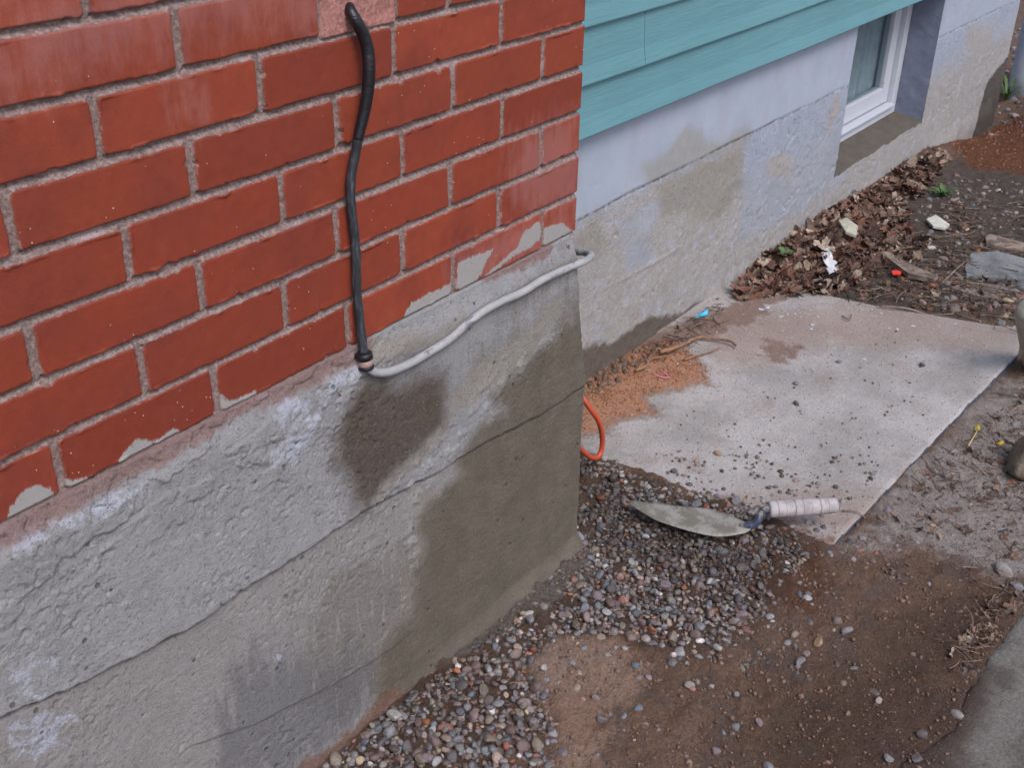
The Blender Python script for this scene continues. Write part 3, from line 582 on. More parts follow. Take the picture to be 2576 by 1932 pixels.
# ================================================================== GROUND AND SLABS
SLAB = [(.325, -.413), (.62, -.427), (1.0, -.443), (1.414, -.464), (1.60, -.428), (1.55, -.36), (1.47, -.05), (1.40, .40), (.30, .40)]
PAV = Gp([(2330, 1240), (2212, 1312), (2190, 1345), (2150, 1400), (2132, 1420), (2128, 1440), (2090, 1490), (2060, 1570), (1990, 1620), (1900, 1680), (1900, 2200), (2600, 2200), (2600, 1240)])
GRAV = Gp([(560, 1740), (640, 1668), (740, 1580), (830, 1495), (1000, 1400), (1070, 1365), (1130, 1325), (1200, 1275), (1262, 1225), (1246, 1150), (1240, 1100), (1236, 985), (1270, 985), (1330, 1005), (1400, 1045), (1480, 1065), (1600, 1085), (1670, 1120), (1740, 1165),
           (1745, 1205), (1680, 1300), (1620, 1370), (1540, 1425), (1450, 1420), (1350, 1375), (1250, 1375), (1180, 1400), (1150, 1450), (1180, 1510), (1210, 1580), (1190, 1650), (1160, 1740)])
def ground_z(X, Y):
    z = -.652+.006*fbm(X, Y, 3, 3, 200)
    z = z-(.006+.014*sst(X, .5, 1.0))*sst(Y, -.42, -.47)*sst(X, .38, .55)                     # lower, right of the slab
    s = psdf(X, Y, SLAB); rdg = np.exp(-((X-.325)/.035)**2)*sst(Y, -.44, -.38)*sst(Y, .36, .30); z = z+.010*rdg; e0 = -.01+.018*rdg
    z = np.where(s > e0, np.minimum(z, -.668)*sst(s, e0, e0+.022)+z*(1-sst(s, e0, e0+.022)), z)
    z = z+(.016*sst(fbm(X, Y, 22, 2, 211), .1, .5))*0
    p = psdf(X, Y, PAV); z = z*(1-sst(p, -.006, .02))+np.minimum(z, -.672)*sst(p, -.006, .02)
    z = z-.13*np.exp(-(((X-3.8)/.5)**2+((Y-.28)/.25)**2))
    z = z+.20*np.exp(-(((X-3.85)/.62)**2+((Y+.08)/.28)**2))
    z = z+.02*sst(Y, .05, .33)*sst(X, 1.3, 1.7)*sst(X, 3.3, 2.9)
    return z
def gz(x, y): return float(ground_z(np.array([[x]]), np.array([[y]]))[0, 0])
def slab_z(X, Y): return -.648+.0012*fbm(X, Y, 9, 3, 300)
def top_z(x, y):
    """height of whatever surface is on top at arrays x, y"""
    z = ground_z(x, y); z = np.where(psdf(x, y, SLAB) > .004, np.maximum(z, slab_z(x, y)), z)
    return np.where(psdf(x, y, PAV) > .004, np.maximum(z, -.652), z)
def build_ground():
    xs = np.unique(np.round(np.concatenate([-np.geomspace(1.2, 40, 20), np.arange(-1.2, -.75, .02), np.arange(-.75, 1.7, .005), np.arange(1.7, 5.2, .012), np.geomspace(5.3, 60, 26)]), 5))
    ys = np.unique(np.round(np.concatenate([-np.geomspace(1.0, 40, 24), np.arange(-1.0, -.55, .006), np.arange(-.55, .36, .005), np.arange(.38, 1.2, .03), np.geomspace(1.25, 60, 26)]), 5))
    X, Y = np.meshgrid(xs, ys)
    Z = ground_z(X, Y)
    near = sst(np.hypot(X-.8, Y), 8, 3)
    clod = sst(fbm(X, Y, 34, 4, 220), -.1, .7)
    Z = Z+near*(.011*clod*(.4+.6*sst(fbm(X, Y, 5, 2, 221), -.2, .4))+.0042*fbm(X, Y, 70, 3, 222))
    g = mask(X, Y, [GRAV], .06)
    D = lambda ps, sc: mask(X, Y, [Gp(p) for p in ps], sc)
    at = dict(
        gv=g,
        tan=D([[(1150, 1410), (1200, 1380), (1330, 1385), (1400, 1440), (1380, 1500), (1300, 1550), (1220, 1570), (1120, 1530)], [(1080, 1560), (1250, 1540), (1330, 1560), (1280, 1740), (1040, 1740)], [(560, 1740), (640, 1640), (740, 1565), (770, 1565), (640, 1740)]], .05),
        red=D([[(1640, 1180), (1760, 1180), (1800, 1260), (1740, 1330), (1620, 1280)], [(1250, 960), (1300, 1000), (1240, 1080)], [(1430, 1340), (1470, 1320), (1480, 1350), (1445, 1365)]], .05),
        gry=D([[(1900, 1090), (2000, 1000), (2100, 900), (2300, 760), (2300, 1260), (2160, 1250), (2060, 1190), (1960, 1160), (1870, 1180)]], .08),
        dark=D([[(1700, 1480), (1900, 1380), (2060, 1280), (2300, 1230), (2130, 1450), (2050, 1700), (1600, 1750)]], .15),
        mound=D([[(2050, 300), (2090, 255), (2190, 220), (2400, 250), (2400, 420), (2250, 400), (2160, 375), (2090, 370)]], .1),
        olive=D([[(1960, 420), (2060, 350), (2300, 380), (2400, 700), (2300, 740), (2150, 690), (1700, 660), (1400, 800), (1300, 760)]], .15),
        cem=D([[(940, 1430), (1040, 1330), (1130, 1250), (1235, 1160), (1300, 1190), (1290, 1235), (1220, 1290), (1120, 1350), (1020, 1410)]], .03),
        damp=D([[(1240, 1000), (1300, 1020), (1330, 1080), (1400, 1100), (1550, 1170), (1680, 1150), (1720, 1220), (1640, 1300), (1500, 1270), (1350, 1230), (1240, 1170)]], .08))
    o = gridmesh('ground', np.stack([X, Y, Z], -1), soil_mat(), None, at)
    return tag(o, kind='structure')
def soil_mat():
    m = Mat('damp soil', .9, .25)
    f1 = m.noise(6, 5, .65); f2 = m.noise(38, 5, .7); f3 = m.noise(170, 4, .75); f4 = m.noise(620, 3, .7)
    c = m.mix(f1, lin(120, 95, 80), lin(148, 120, 102)); c = m.mix(m.ramp(f2, .5, 1.0), c, lin(140, 106, 84))
    c = m.mix(m.math('MULTIPLY', m.ramp(m.noise(14, 4), .5, .64), .6), c, lin(110, 96, 90))
    c = m.mix(m.math('MULTIPLY', m.thr(m.attr('dark'), f1, 1.4, .6), .75), c, lin(90, 68, 56))
    c = m.mix(m.math('MULTIPLY', m.thr(m.attr('tan'), f2, 1.4, .4), .85), c, m.mix(f1, lin(172, 134, 110), lin(192, 168, 154)))
    c = m.mix(m.math('MULTIPLY', m.thr(m.attr('red'), f2, 1.4, .3), .8), c, lin(118, 80, 60))
    c = m.mix(m.math('MULTIPLY', m.thr(m.attr('gry'), m.mix(.5, f1, f2), 2.2, .5, -.2), .9), c, m.mix(f2, lin(156, 143, 138), lin(204, 194, 190)))
    c = m.mix(m.math('MULTIPLY', m.thr(m.attr('olive'), f1, 1.4, .5), .8), c, m.mix(f2, lin(74, 66, 60), lin(112, 106, 100)))
    c = m.mix(m.thr(m.attr('mound'), f2, .7, .25), c, m.mix(f2, lin(108, 68, 48), lin(140, 92, 64)))
    c = m.mix(m.math('MULTIPLY', m.thr(m.attr('gv'), f2, 1, .4), .6), c, lin(82, 64, 55))
    c = m.mix(m.math('MULTIPLY', m.thr(m.attr('cem'), f2, 1.2, .2), .95), c, m.mix(f3, lin(104, 96, 88), lin(142, 134, 126)))
    c = m.var(c, f3, .28)
    c = m.mix(m.math('MULTIPLY', m.ramp(m.vor(160), .18, .1), m.ramp(f2, .45, .6)), c, lin(150, 138, 132))
    m.col(c)
    m.bump([(f2, 1.2), (f3, 1.3), (f4, .7)], .009)
    return m.m
build_ground()
def slab_mat():
    m = Mat('dusty concrete slab', .9, .2)
    f1 = m.noise(5, 5, .6); f2 = m.noise(28, 5, .7); f3 = m.noise(150, 4, .75)
    c = m.mix(m.ramp(f1, .2, .8), lin(140, 136, 134), lin(166, 161, 160)); c = m.mix(m.ramp(m.noise(11, 5, .7), .5, .95), c, lin(142, 130, 126))
    c = m.mix(m.math('MULTIPLY', m.thr(m.attr('warm'), f2, 1.4, .6), .55), c, lin(140, 118, 108))
    c = m.mix(m.math('MULTIPLY', m.thr(m.attr('soil'), f2, 1.6, .3), .85), c, m.mix(f3, lin(96, 74, 62), lin(132, 108, 98)))
    rs = m.thr(m.attr('sand'), m.mix(.6, f2, m.noise(120, 5, .85)), 2.4, .5); c = m.mix(m.math('MULTIPLY', rs, .9), c, m.mix(f3, lin(132, 86, 60), lin(168, 124, 94)))
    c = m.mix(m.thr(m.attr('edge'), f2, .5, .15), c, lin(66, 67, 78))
    c = m.var(c, f3, .12); c = m.mix(m.math('MULTIPLY', m.ramp(m.noise(170, 4, .85), .60, .82), .6), c, lin(100, 90, 84)); c = m.mix(m.math('MULTIPLY', m.ramp(m.noise(60, 5, .8), .6, .85), .5), c, lin(186, 182, 184))
    m.col(c); m.bump([(f2, .6), (f3, .8), (rs, .9)], .0025); return m.m
def clip_slab(name, poly, zfun, thick, step, mat, attrs, label=None, wob=.0018):
    """a slab: fine grid cut to the outline (its rim snapped to it) with a side skirt"""
    P0 = np.array(poly); x0, y0 = P0.min(0)-.01; x1, y1 = P0.max(0)+.01
    X, Y = np.meshgrid(np.arange(x0, x1, step), np.arange(y0, y1, step))
    s = psdf(X, Y, poly)+wob*fbm(X, Y, 14, 3, 77)
    gy, gx = np.gradient(s, step); ins = s > 0
    q = ins[:-1, :-1] | ins[1:, :-1] | ins[:-1, 1:] | ins[1:, 1:]
    used = np.zeros(X.shape, bool); used[:-1, :-1] |= q; used[1:, :-1] |= q; used[:-1, 1:] |= q; used[1:, 1:] |= q
    rim = used & ~ins; n2 = gx**2+gy**2+1e-9
    Xn = np.where(rim, X-s*gx/n2, X); Yn = np.where(rim, Y-s*gy/n2, Y)
    Z = zfun(Xn, Yn)-.004*sst(np.where(rim, 0, s), .008, 0)**2
    idx = np.arange(X.size).reshape(X.shape)
    quads = np.stack([idx[:-1, :-1], idx[:-1, 1:], idx[1:, 1:], idx[1:, :-1]], -1)[q]
    V = np.stack([Xn, Yn, Z], -1).reshape(-1, 3)
    e = np.concatenate([quads[:, [i, (i+1) % 4]] for i in range(4)]); key = np.sort(e, 1); u, inv, cnt = np.unique(key[:, 0]*10**8+key[:, 1], return_inverse=True, return_counts=True)
    be = e[cnt[inv] == 1]; off = len(V); bot = V.copy(); bot[:, 2] -= thick
    side = np.stack([be[:, 1], be[:, 0], be[:, 0]+off, be[:, 1]+off], 1)
    V2 = np.concatenate([V, bot]); F = np.concatenate([quads, side])
    usedv = np.unique(F); remap = -np.ones(len(V2), int); remap[usedv] = np.arange(len(usedv))
    V3 = V2[usedv]; F = remap[F]
    ax, ay = V3[:, 0][None], V3[:, 1][None]
    at = {k: fn(ax, ay)[0] for k, fn in attrs.items()}
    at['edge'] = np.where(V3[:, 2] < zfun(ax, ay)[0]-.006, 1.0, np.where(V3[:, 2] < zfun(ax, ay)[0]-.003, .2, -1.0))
    o = mesh_obj(name, V3, F, mat, None, True, at); return tag(o, kind='structure')
GM = lambda ps, sc: (lambda X, Y: mask(X, Y, [Gp(p) for p in ps], sc))
SANDP = [[(1240, 800), (1300, 790), (1370, 755), (1450, 730), (1480, 750), (1530, 800), (1540, 830), (1450, 845), (1400, 860), (1420, 895), (1330, 905), (1290, 935), (1240, 950)]]
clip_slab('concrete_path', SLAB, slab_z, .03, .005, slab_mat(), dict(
    sand=GM(SANDP, .05),
    warm=GM([[(1500, 690), (1900, 650), (2220, 720), (2150, 760), (1800, 750), (1560, 790)], [(1450, 1090), (1800, 1050), (1950, 1090), (1800, 1190), (1500, 1130)], [(1560, 730), (1680, 740), (1650, 780), (1560, 790)]], .1),
    soil=GM([[(1300, 760), (1500, 690), (1640, 640), (1700, 640), (1650, 690), (1480, 745), (1300, 810)], [(1600, 1120), (1700, 1100), (1740, 1150), (1810, 1185), (1700, 1200), (1600, 1160)], [(1240, 1000), (1330, 1010), (1430, 1060), (1560, 1080), (1600, 1110), (1300, 1110)], [(1640, 740), (1740, 750), (1700, 790), (1650, 770)]], .05)))
clip_slab('concrete_pavement', PAV, lambda X, Y: -.652+.0015*fbm(X, Y, 9, 3, 301), .04, .008, (lambda m: (
    m.col(m.mix(m.math('MULTIPLY', m.thr(m.attr('soil'), m.noise(20, 5), 1.2, .7), .9), m.var(m.mix(m.ramp(m.noise(9, 5), .35, .7), lin(106, 103, 99), lin(80, 75, 70)), m.noise(150, 4, .7), .2), lin(62, 50, 45))),
    m.bump([(m.noise(60, 5), 1), (m.noise(260, 3), 1)], .002), m.m)[-1])(Mat('grey pavement concrete', .9, .2)),
    dict(soil=GM([[(2010, 1480), (2120, 1440), (2140, 1500), (2100, 1580), (2060, 1680), (1980, 1740), (1880, 1720)]], .05)))

# ================================================================== PEBBLES
def ico(n):
    t = (1+5**.5)/2
    V = [(-1, t, 0), (1, t, 0), (-1, -t, 0), (1, -t, 0), (0, -1, t), (0, 1, t), (0, -1, -t), (0, 1, -t), (t, 0, -1), (t, 0, 1), (-t, 0, -1), (-t, 0, 1)]
    F = [(0, 11, 5), (0, 5, 1), (0, 1, 7), (0, 7, 10), (0, 10, 11), (1, 5, 9), (5, 11, 4), (11, 10, 2), (10, 7, 6), (7, 1, 8), (3, 9, 4), (3, 4, 2), (3, 2, 6), (3, 6, 8), (3, 8, 9), (4, 9, 5), (2, 4, 11), (6, 2, 10), (8, 6, 7), (9, 8, 1)]
    V = [np.array(v)/np.linalg.norm(v) for v in V]
    for _ in range(n):
        c = {}; F2 = []
        def mid(a, b):
            k = (min(a, b), max(a, b))
            if k not in c: v = V[a]+V[b]; V.append(v/np.linalg.norm(v)); c[k] = len(V)-1
            return c[k]
        for a, b, d in F:
            ab, bd, da = mid(a, b), mid(b, d), mid(d, a); F2 += [(a, ab, da), (b, bd, ab), (d, da, bd), (ab, bd, da)]
        F = F2
    return np.array(V), np.array(F)
I1, I2, I3 = ico(1), ico(2), ico(3)
def rotm(a, b, c):
    ca, sa, cb, sb, cc_, sc_ = np.cos(a), np.sin(a), np.cos(b), np.sin(b), np.cos(c), np.sin(c)
    R = np.empty((len(a), 3, 3))
    R[:, 0, 0] = cc_*cb; R[:, 0, 1] = cc_*sb*sa-sc_*ca; R[:, 0, 2] = cc_*sb*ca+sc_*sa
    R[:, 1, 0] = sc_*cb; R[:, 1, 1] = sc_*sb*sa+cc_*ca; R[:, 1, 2] = sc_*sb*ca-cc_*sa
    R[:, 2, 0] = -sb; R[:, 2, 1] = cb*sa; R[:, 2, 2] = cb*ca
    return R
def stones(pos, size, base, squash=(.45, .75), tilt=.5, angular=0.0, seed=0):
    """many pebbles: returns verts, faces, per-stone index per vertex"""
    r = np.random.default_rng(seed); n = len(pos); V, F = base; k = len(V)
    sh = np.repeat(V[None], n, 0).astype(np.float64)
    for o_ in range(5):                                   # flatten random caps, then lobes, for uneven pebble shapes
        dr = r.normal(size=(n, 1, 3)); dr /= np.linalg.norm(dr, axis=2, keepdims=True); dt = (sh*dr).sum(2, keepdims=True)
        lim = r.uniform(.45, .95, (n, 1, 1)); sh -= dr*np.maximum(dt-lim, 0)*(.65+.35*angular)
    ph = r.uniform(0, 6.28, (n, 1, 3)); fr = r.uniform(1.2, 2.6, (n, 1, 3)); sh *= 1+.09*np.sin(sh*fr+ph).sum(2, keepdims=True)*.6
    sc = np.stack([np.ones(n), r.uniform(.6, .95, n), r.uniform(*squash, n)], 1)*size[:, None]*.5
    sh *= sc[:, None]
    R = rotm(r.normal(0, tilt, n), r.normal(0, tilt, n), r.uniform(0, 6.28, n))
    P = np.einsum('nij,nkj->nki', R, sh)+pos[:, None]
    return P.reshape(-1, 3), (F[None]+np.arange(n)[:, None, None]*k).reshape(-1, 3), np.repeat(np.arange(n), k)
PAL = [lin(*c)[:3] for c in ((112, 112, 116), (122, 122, 128), (100, 98, 102), (130, 118, 118), (118, 100, 100), (98, 82, 80), (140, 138, 138), (112, 102, 94), (130, 120, 108), (84, 80, 82), (146, 128, 118), (98, 102, 110), (104, 90, 86), (124, 116, 118), (88, 78, 72))]
RARE = [lin(*c)[:3] for c in ((150, 96, 66), (176, 170, 162), (140, 100, 92), (164, 146, 122), (185, 180, 178), (128, 78, 64))]
def pick(n, r, rare=.05, dark=None):
    c = np.array(PAL)[r.integers(0, len(PAL), n)]; k = r.random(n) < rare; c[k] = np.array(RARE)[r.integers(0, len(RARE), k.sum())]
    c *= r.uniform(.55, 1.2, (n, 1))
    if dark is not None: c *= dark[:, None]
    return c
pm = Mat('pebble stone', .55, .35); pcl = pm.attr('tint', 'Color')
pn = pm.noise(260, 4, .7); q = pm.var(pcl, pn, .22); q = pm.mix(pm.math('MULTIPLY', pm.ramp(pm.noise(90, 4), .55, .7), .35), q, lin(112, 90, 78)); pm.col(q)
pm.bump([(pm.noise(500, 3, .7), 1)], .0006); pebm = pm.m
def sample(poly, n, r):
    P0 = np.array(poly); lo, hi = P0.min(0), P0.max(0); out = []
    while sum(len(o_) for o_ in out) < n:
        p = r.uniform(lo, hi, (n*3, 2)); s = psdf(p[:, 0][None], p[:, 1][None], poly)[0]
        out.append(p[s > 0])
    return np.concatenate(out)[:n]
def pack(cand, sizes, cell=.02, k=.8, maxn=99999):
    """dart throwing: keep pebbles that do not overlap much"""
    g = {}; keep = []
    for i, (p, s_) in enumerate(zip(cand, sizes)):
        cx, cy = int(p[0]//cell), int(p[1]//cell); ok = True
        for a in (-1, 0, 1):
            for b in (-1, 0, 1):
                for j in g.get((cx+a, cy+b), ()):
                    d = (cand[j][0]-p[0])**2+(cand[j][1]-p[1])**2
                    if d < (k*.5*(sizes[j]+s_)*.8)**2: ok = False; break
                if not ok: break
            if not ok: break
        if ok: keep.append(i); g.setdefault((cx, cy), []).append(i)
        if len(keep) >= maxn: break
    return np.array(keep)
def in_wall(p, m=.0): return (p[:, 0] < .05) & (p[:, 1] > -.022-m)
def gravel():
    r = np.random.default_rng(3); Vs, Fs, Ts = [], [], []; off = 0
    def add(p, s_, base, zoff, dark=None, rare=.06, **kw):
        nonlocal off
        if len(p) == 0: return
        z = top_z(p[:, 0][None], p[:, 1][None])[0]+zoff
        v, f, i = stones(np.column_stack([p, z]), s_, base, seed=int(off) % 9999, **kw)
        c = pick(len(p), r, rare, dark)
        Vs.append(v); Fs.append(f+off); Ts.append(c[i]); off += len(v)
    dampp = Gp([(1200, 960), (1300, 1010), (1400, 1100), (1550, 1170), (1680, 1130), (1760, 1200), (1640, 1330), (1500, 1270), (1350, 1220), (1240, 1170)])
    def darkf(p): return 1-.42*sst(psdf(p[:, 0][None], p[:, 1][None], dampp)[0], -.02, .05)
    for lay, (zo, nn) in enumerate(((-.001, 12000), (.0045, 5000), (.010, 900))):
        p = sample(GRAV, nn, r); p = p[~in_wall(p, .006)]
        sd_ = psdf(p[:, 0][None], p[:, 1][None], GRAV)[0]; dn_ = fbm(p[:, 0][None], p[:, 1][None], 9, 3, 55)[0]
        keep = (sd_+.07*dn_-.028*lay) > r.uniform(-.03, .07, len(p)); p = p[keep]
        near = sst(p[:, 0], .15, -.2)
        s_ = (r.lognormal(math.log(.0132), .36, len(p)))*(.86+.30*near); s_ = np.clip(s_, .006, .028)
        k = pack(p, s_, .028, .80 if lay == 0 else 1.0); p, s_ = p[k], s_[k]
        add(p, s_, I2, zo, darkf(p), angular=.5)
    # scattered over the soil and the near end of the slab
    big = Gp([(560, 1740), (1240, 1180), (1240, 980), (1700, 1060), (1900, 1150), (2000, 1300), (1900, 1500), (1700, 1740)])
    p = sample(big, 5200, r); p = p[~in_wall(p, .006)]; sd_ = psdf(p[:, 0][None], p[:, 1][None], GRAV)[0]
    fall = np.exp(np.minimum(sd_, 0)/.075)*.75+.022; cl_ = sst(fbm(p[:, 0][None], p[:, 1][None], 7, 3, 56)[0], -.25, .4)
    p = p[r.random(len(p)) < fall*(.25+cl_)]; s_ = np.clip(r.lognormal(math.log(.0112), .40, len(p)), .004, .022); k = pack(p, s_, .022, .9); add(p[k], s_[k], I2, -.0015, darkf(p[k])*.88, angular=.5)
    sl_ = Gp([(1260, 1000), (1420, 980), (1700, 960), (1900, 1000), (1880, 1080), (1700, 1130), (1400, 1090)])
    p = sample(sl_, 420, r); p = p[fbm(p[:, 0][None], p[:, 1][None], 14, 3, 91)[0] > r.uniform(-.25, .5, len(p))]; s_ = np.clip(r.lognormal(math.log(.0075), .4, len(p)), .003, .014); add(p, s_, I2, .002, np.full(len(p), .8), .02)
    sl_ = Gp([(1450, 900), (1900, 700), (2150, 740), (1900, 1000), (1500, 1010)])
    p = sample(sl_, 60, r); s_ = r.uniform(.004, .009, len(p)); add(p, s_, I2, .0015, np.full(len(p), .7), .02)
    # strip beside the slab and far soil
    st_ = Gp([(1830, 1190), (2212, 800), (2400, 800), (2300, 1250), (2140, 1400)])
    p = sample(st_, 260, r); s_ = np.clip(r.lognormal(math.log(.0085), .45, len(p)), .004, .024); add(p, s_, I2, -.001, np.full(len(p), .95), .10, angular=.6)
    fs_ = Gp([(2000, 420), (2060, 380), (2300, 400), (2400, 680), (2212, 720), (1900, 640)])
    p = sample(fs_, 1100, r); s_ = np.clip(r.lognormal(math.log(.014), .5, len(p)), .006, .05); add(p, s_, I2, -.001, np.full(len(p), .9), .12, angular=.7)
    fs_ = Gp([(2150, 60), (2212, 60), (2400, 150), (2400, 380), (2110, 260)])
    p = sample(fs_, 500, r); p = p[p[:, 1] < 3]; s_ = np.clip(r.lognormal(math.log(.02), .5, len(p)), .008, .06); add(p, s_, I2, 0, None, .1, angular=.7)
    o = mesh_obj('gravel', np.concatenate(Vs), np.concatenate(Fs), pebm, None, True, {'tint': np.concatenate(Ts)})
    tag(o, 'rounded grey and purple pea gravel heaped along the foot of the wall', 'gravel', kind='stuff')
    # soil crumbs and sand grains
    Vs, Fs, Ts = [], [], []; off = 0
    def addc(p, s_, c, zoff=.0003):
        nonlocal off
        z = top_z(p[:, 0][None], p[:, 1][None])[0]+zoff; v, f, i = stones(np.column_stack([p, z]), s_, I1 if len(I1[0]) > 50 else (I1[0], I1[1]), (.5, .9), .8, .5, seed=int(off) % 997)
        Vs.append(v); Fs.append(f+off); Ts.append(c[i]); off += len(v)
    def cols(n, a, b): t = r.random((n, 1)); return np.array(lin(*a)[:3])*(1-t)+np.array(lin(*b)[:3])*t
    soil = Gp([(500, 1800), (1240, 1180), (1560, 1180), (1800, 1190), (1900, 1110), (2212, 820), (2400, 800), (2130, 1420), (2000, 1800)])
    p = sample(soil, 6000, r); p = p[~in_wall(p)]; addc(p, np.clip(r.lognormal(math.log(.0036), .5, len(p)), .0018, .012), cols(len(p), (90, 70, 59), (120, 95, 80)), .0016)
    p = sample(Gp(SANDP[0]), 2600, r); d_ = fbm(p[:, 0][None], p[:, 1][None], 16, 3, 9)[0]; p = p[d_ > r.uniform(-.3, .5, len(p))]; addc(p, r.uniform(.0025, .007, len(p)), cols(len(p), (118, 74, 50), (160, 112, 80)), .001)
    clods = Gp([(1250, 870), (1262, 800), (1330, 780), (1420, 740), (1440, 750), (1330, 830), (1280, 860)])
    p = sample(clods, 120, r); addc(p, r.uniform(.008, .026, len(p)), cols(len(p), (82, 68, 58), (122, 96, 78)), .002)
    p = sample(SLAB, 1500, r); addc(p, r.uniform(.0015, .004, len(p)), cols(len(p), (92, 74, 66), (150, 140, 140)), .0008)
    md = Gp([(2050, 300), (2090, 255), (2190, 220), (2400, 250), (2400, 420), (2160, 375), (2090, 370)])
    p = sample(md, 1600, r); addc(p, r.uniform(.003, .014, len(p)), cols(len(p), (100, 62, 44), (140, 92, 64)), .0)
    o = mesh_obj('soil_crumbs', np.concatenate(Vs), np.concatenate(Fs), pebm, None, True, {'tint': np.concatenate(Ts)})
    tag(o, 'loose brown and rust coloured crumbs of soil and sand on the ground', 'soil', kind='stuff')
gravel()

# individual stones read off the photo: x, y, length in px of the 2212 px view, colour
STONES = [(1372, 1435, 'grey_blue', 20), (850, 1552, 'white', 34), (1175, 1438, 'white', 26), (1145, 1340, 'grey', 24), (1105, 1385, 'grey', 22), (920, 1645, 'plum', 30), (1075, 1520, 'grey', 28),
          (1290, 1290, 'plum', 22), (1432, 1270, 'plum', 30), (1340, 1250, 'pink', 20), (1537, 1262, 'blue', 24), (1600, 1335, 'plum', 26), (1510, 1360, 'grey', 24), (1550, 1405, 'white', 22), (1730, 1430, 'grey', 24),
          (2068, 1545, 'pale', 28), (1768, 1388, 'tan', 28), (1830, 1365, 'grey', 26), (1490, 1480, 'pale', 24), (1640, 1560, 'plum', 20), (1660, 1655, 'grey', 24), (1590, 1500, 'grey', 18), (1545, 1620, 'plum', 24),
          (1725, 1680, 'tan', 30), (2170, 1235, 'pale', 40), (2195, 1270, 'grey', 30), (1898, 1515, 'pale', 16), (1920, 1640, 'grey', 22), (1980, 1640, 'dark', 26), (1990, 1590, 'dark', 24),
          (1720, 875, 'dark', 16), (1992, 790, 'dark', 14), (1812, 783, 'grey', 12), (1550, 982, 'tan', 18), (1605, 1170, 'plum', 24), (1720, 830, 'grey', 12), (1455, 1020, 'dark', 18), (1560, 1020, 'dark', 14),
          (1920, 1100, 'grey', 20), (2060, 960, 'pale', 20), (1300, 1550, 'grey', 26), (1380, 1530, 'blue', 24), (1345, 1545, 'grey', 20), (1590, 1570, 'grey', 22)]
SC_COL = dict(grey_blue=(90, 96, 106), white=(150, 146, 142), grey=(112, 110, 114), plum=(108, 94, 98), pink=(140, 108, 102), blue=(94, 99, 108), pale=(128, 122, 118), tan=(142, 120, 98), dark=(84, 78, 80))
SC_W = dict(grey_blue='slate blue', white='white quartz', grey='mid grey', plum='dull purple', pink='pink', blue='blue grey', pale='pale grey', tan='tan', dark='dark grey')
STM = {k: simple('stone '+SC_W[k], lin(*c), .6, .35, 160, .25, 500, .0006) for k, c in SC_COL.items()}
def place_words(px, py):
    if py > 1500 and px < 1000: return 'in the gravel at the bottom of the wall'
    if px < 1260 and py > 1300: return 'in the gravel below the damp wall corner'
    if px < 1480 and py > 1400: return 'on the tan soil below the gravel'
    if px > 2100: return 'on the soil strip by the right edge'
    if py < 1060: return 'on the dusty concrete slab'
    if px < 1660 and py < 1300: return 'in the gravel near the trowel blade'
    if px > 1850 and py < 1130: return 'beside the slab edge'
    if px > 1850: return 'on the dark soil before the grey pavement'
    if py < 1450: return 'on the brown soil below the trowel'
    return 'on the damp brown soil at the bottom edge'
seen = {}
for i, (px, py, cn, ln_) in enumerate(STONES):
    p = onplane(px, py, 2, -.648); dist = np.linalg.norm(p-CAM); size = ln_*dist/FPX*2576/2212*1.05
    z = float(top_z(np.array([[p[0]]]), np.array([[p[1]]]))[0, 0]); on_grav = psdf(np.array([[p[0]]]), np.array([[p[1]]]), GRAV)[0, 0] > 0
    v, f, _ = stones(np.array([[0, 0, 0.]]), np.array([size]), I3, (.5, .7), .25, .5, seed=100+i)
    zc_ = z+size*.08+(.008 if on_grav else .002)
    o = mesh_obj('stone', v, f, STM[cn], None, True); o.location = (p[0], p[1], zc_)
    lab = f'{SC_W[cn]} stone {place_words(px, py)}'; seen.setdefault(lab, []).append((o, px, py))
for lab, lst in seen.items():
    if len(lst) > 1:
        lst.sort(key=lambda t: t[1])
        words = ['leftmost', 'second from left', 'third from left', 'fourth from left', 'fifth from left']
        for j, (o, px, py) in enumerate(lst): tag(o, f'{lab}, {words[j] if j < len(lst)-1 else "rightmost"} of {len(lst)}', 'stone', 'loose stones')
    else: tag(lst[0][0], lab, 'stone', 'loose stones')
for o in SC.objects:
    if o.get('category') == 'stone': o['label'] = o['label'].replace('at the bottom of', 'at').replace('on the soil strip by the right edge', 'on soil by the right edge').replace('second from left', 'second from left').replace('before the grey pavement', 'near the pavement').replace('on the damp brown soil at the bottom edge', 'on soil by the bottom edge')

# ================================================================== TROWEL
trow = empty('trowel', (.21, -.14, -.63)); tag(trow, 'used pointing trowel with a white taped handle lying on the gravel', 'trowel')
TZ = -.632
out = np.array([[.175, -.042], [.19, -.047], [.202, -.073], [.23, -.121], [.252, -.157], [.265, -.19], [.2665, -.22], [.263, -.249], [.258, -.268], [.247, -.278], [.226, -.272], [.200, -.250], [.185, -.229], [.174, -.192], [.165, -.143], [.162, -.113], [.167, -.077]])
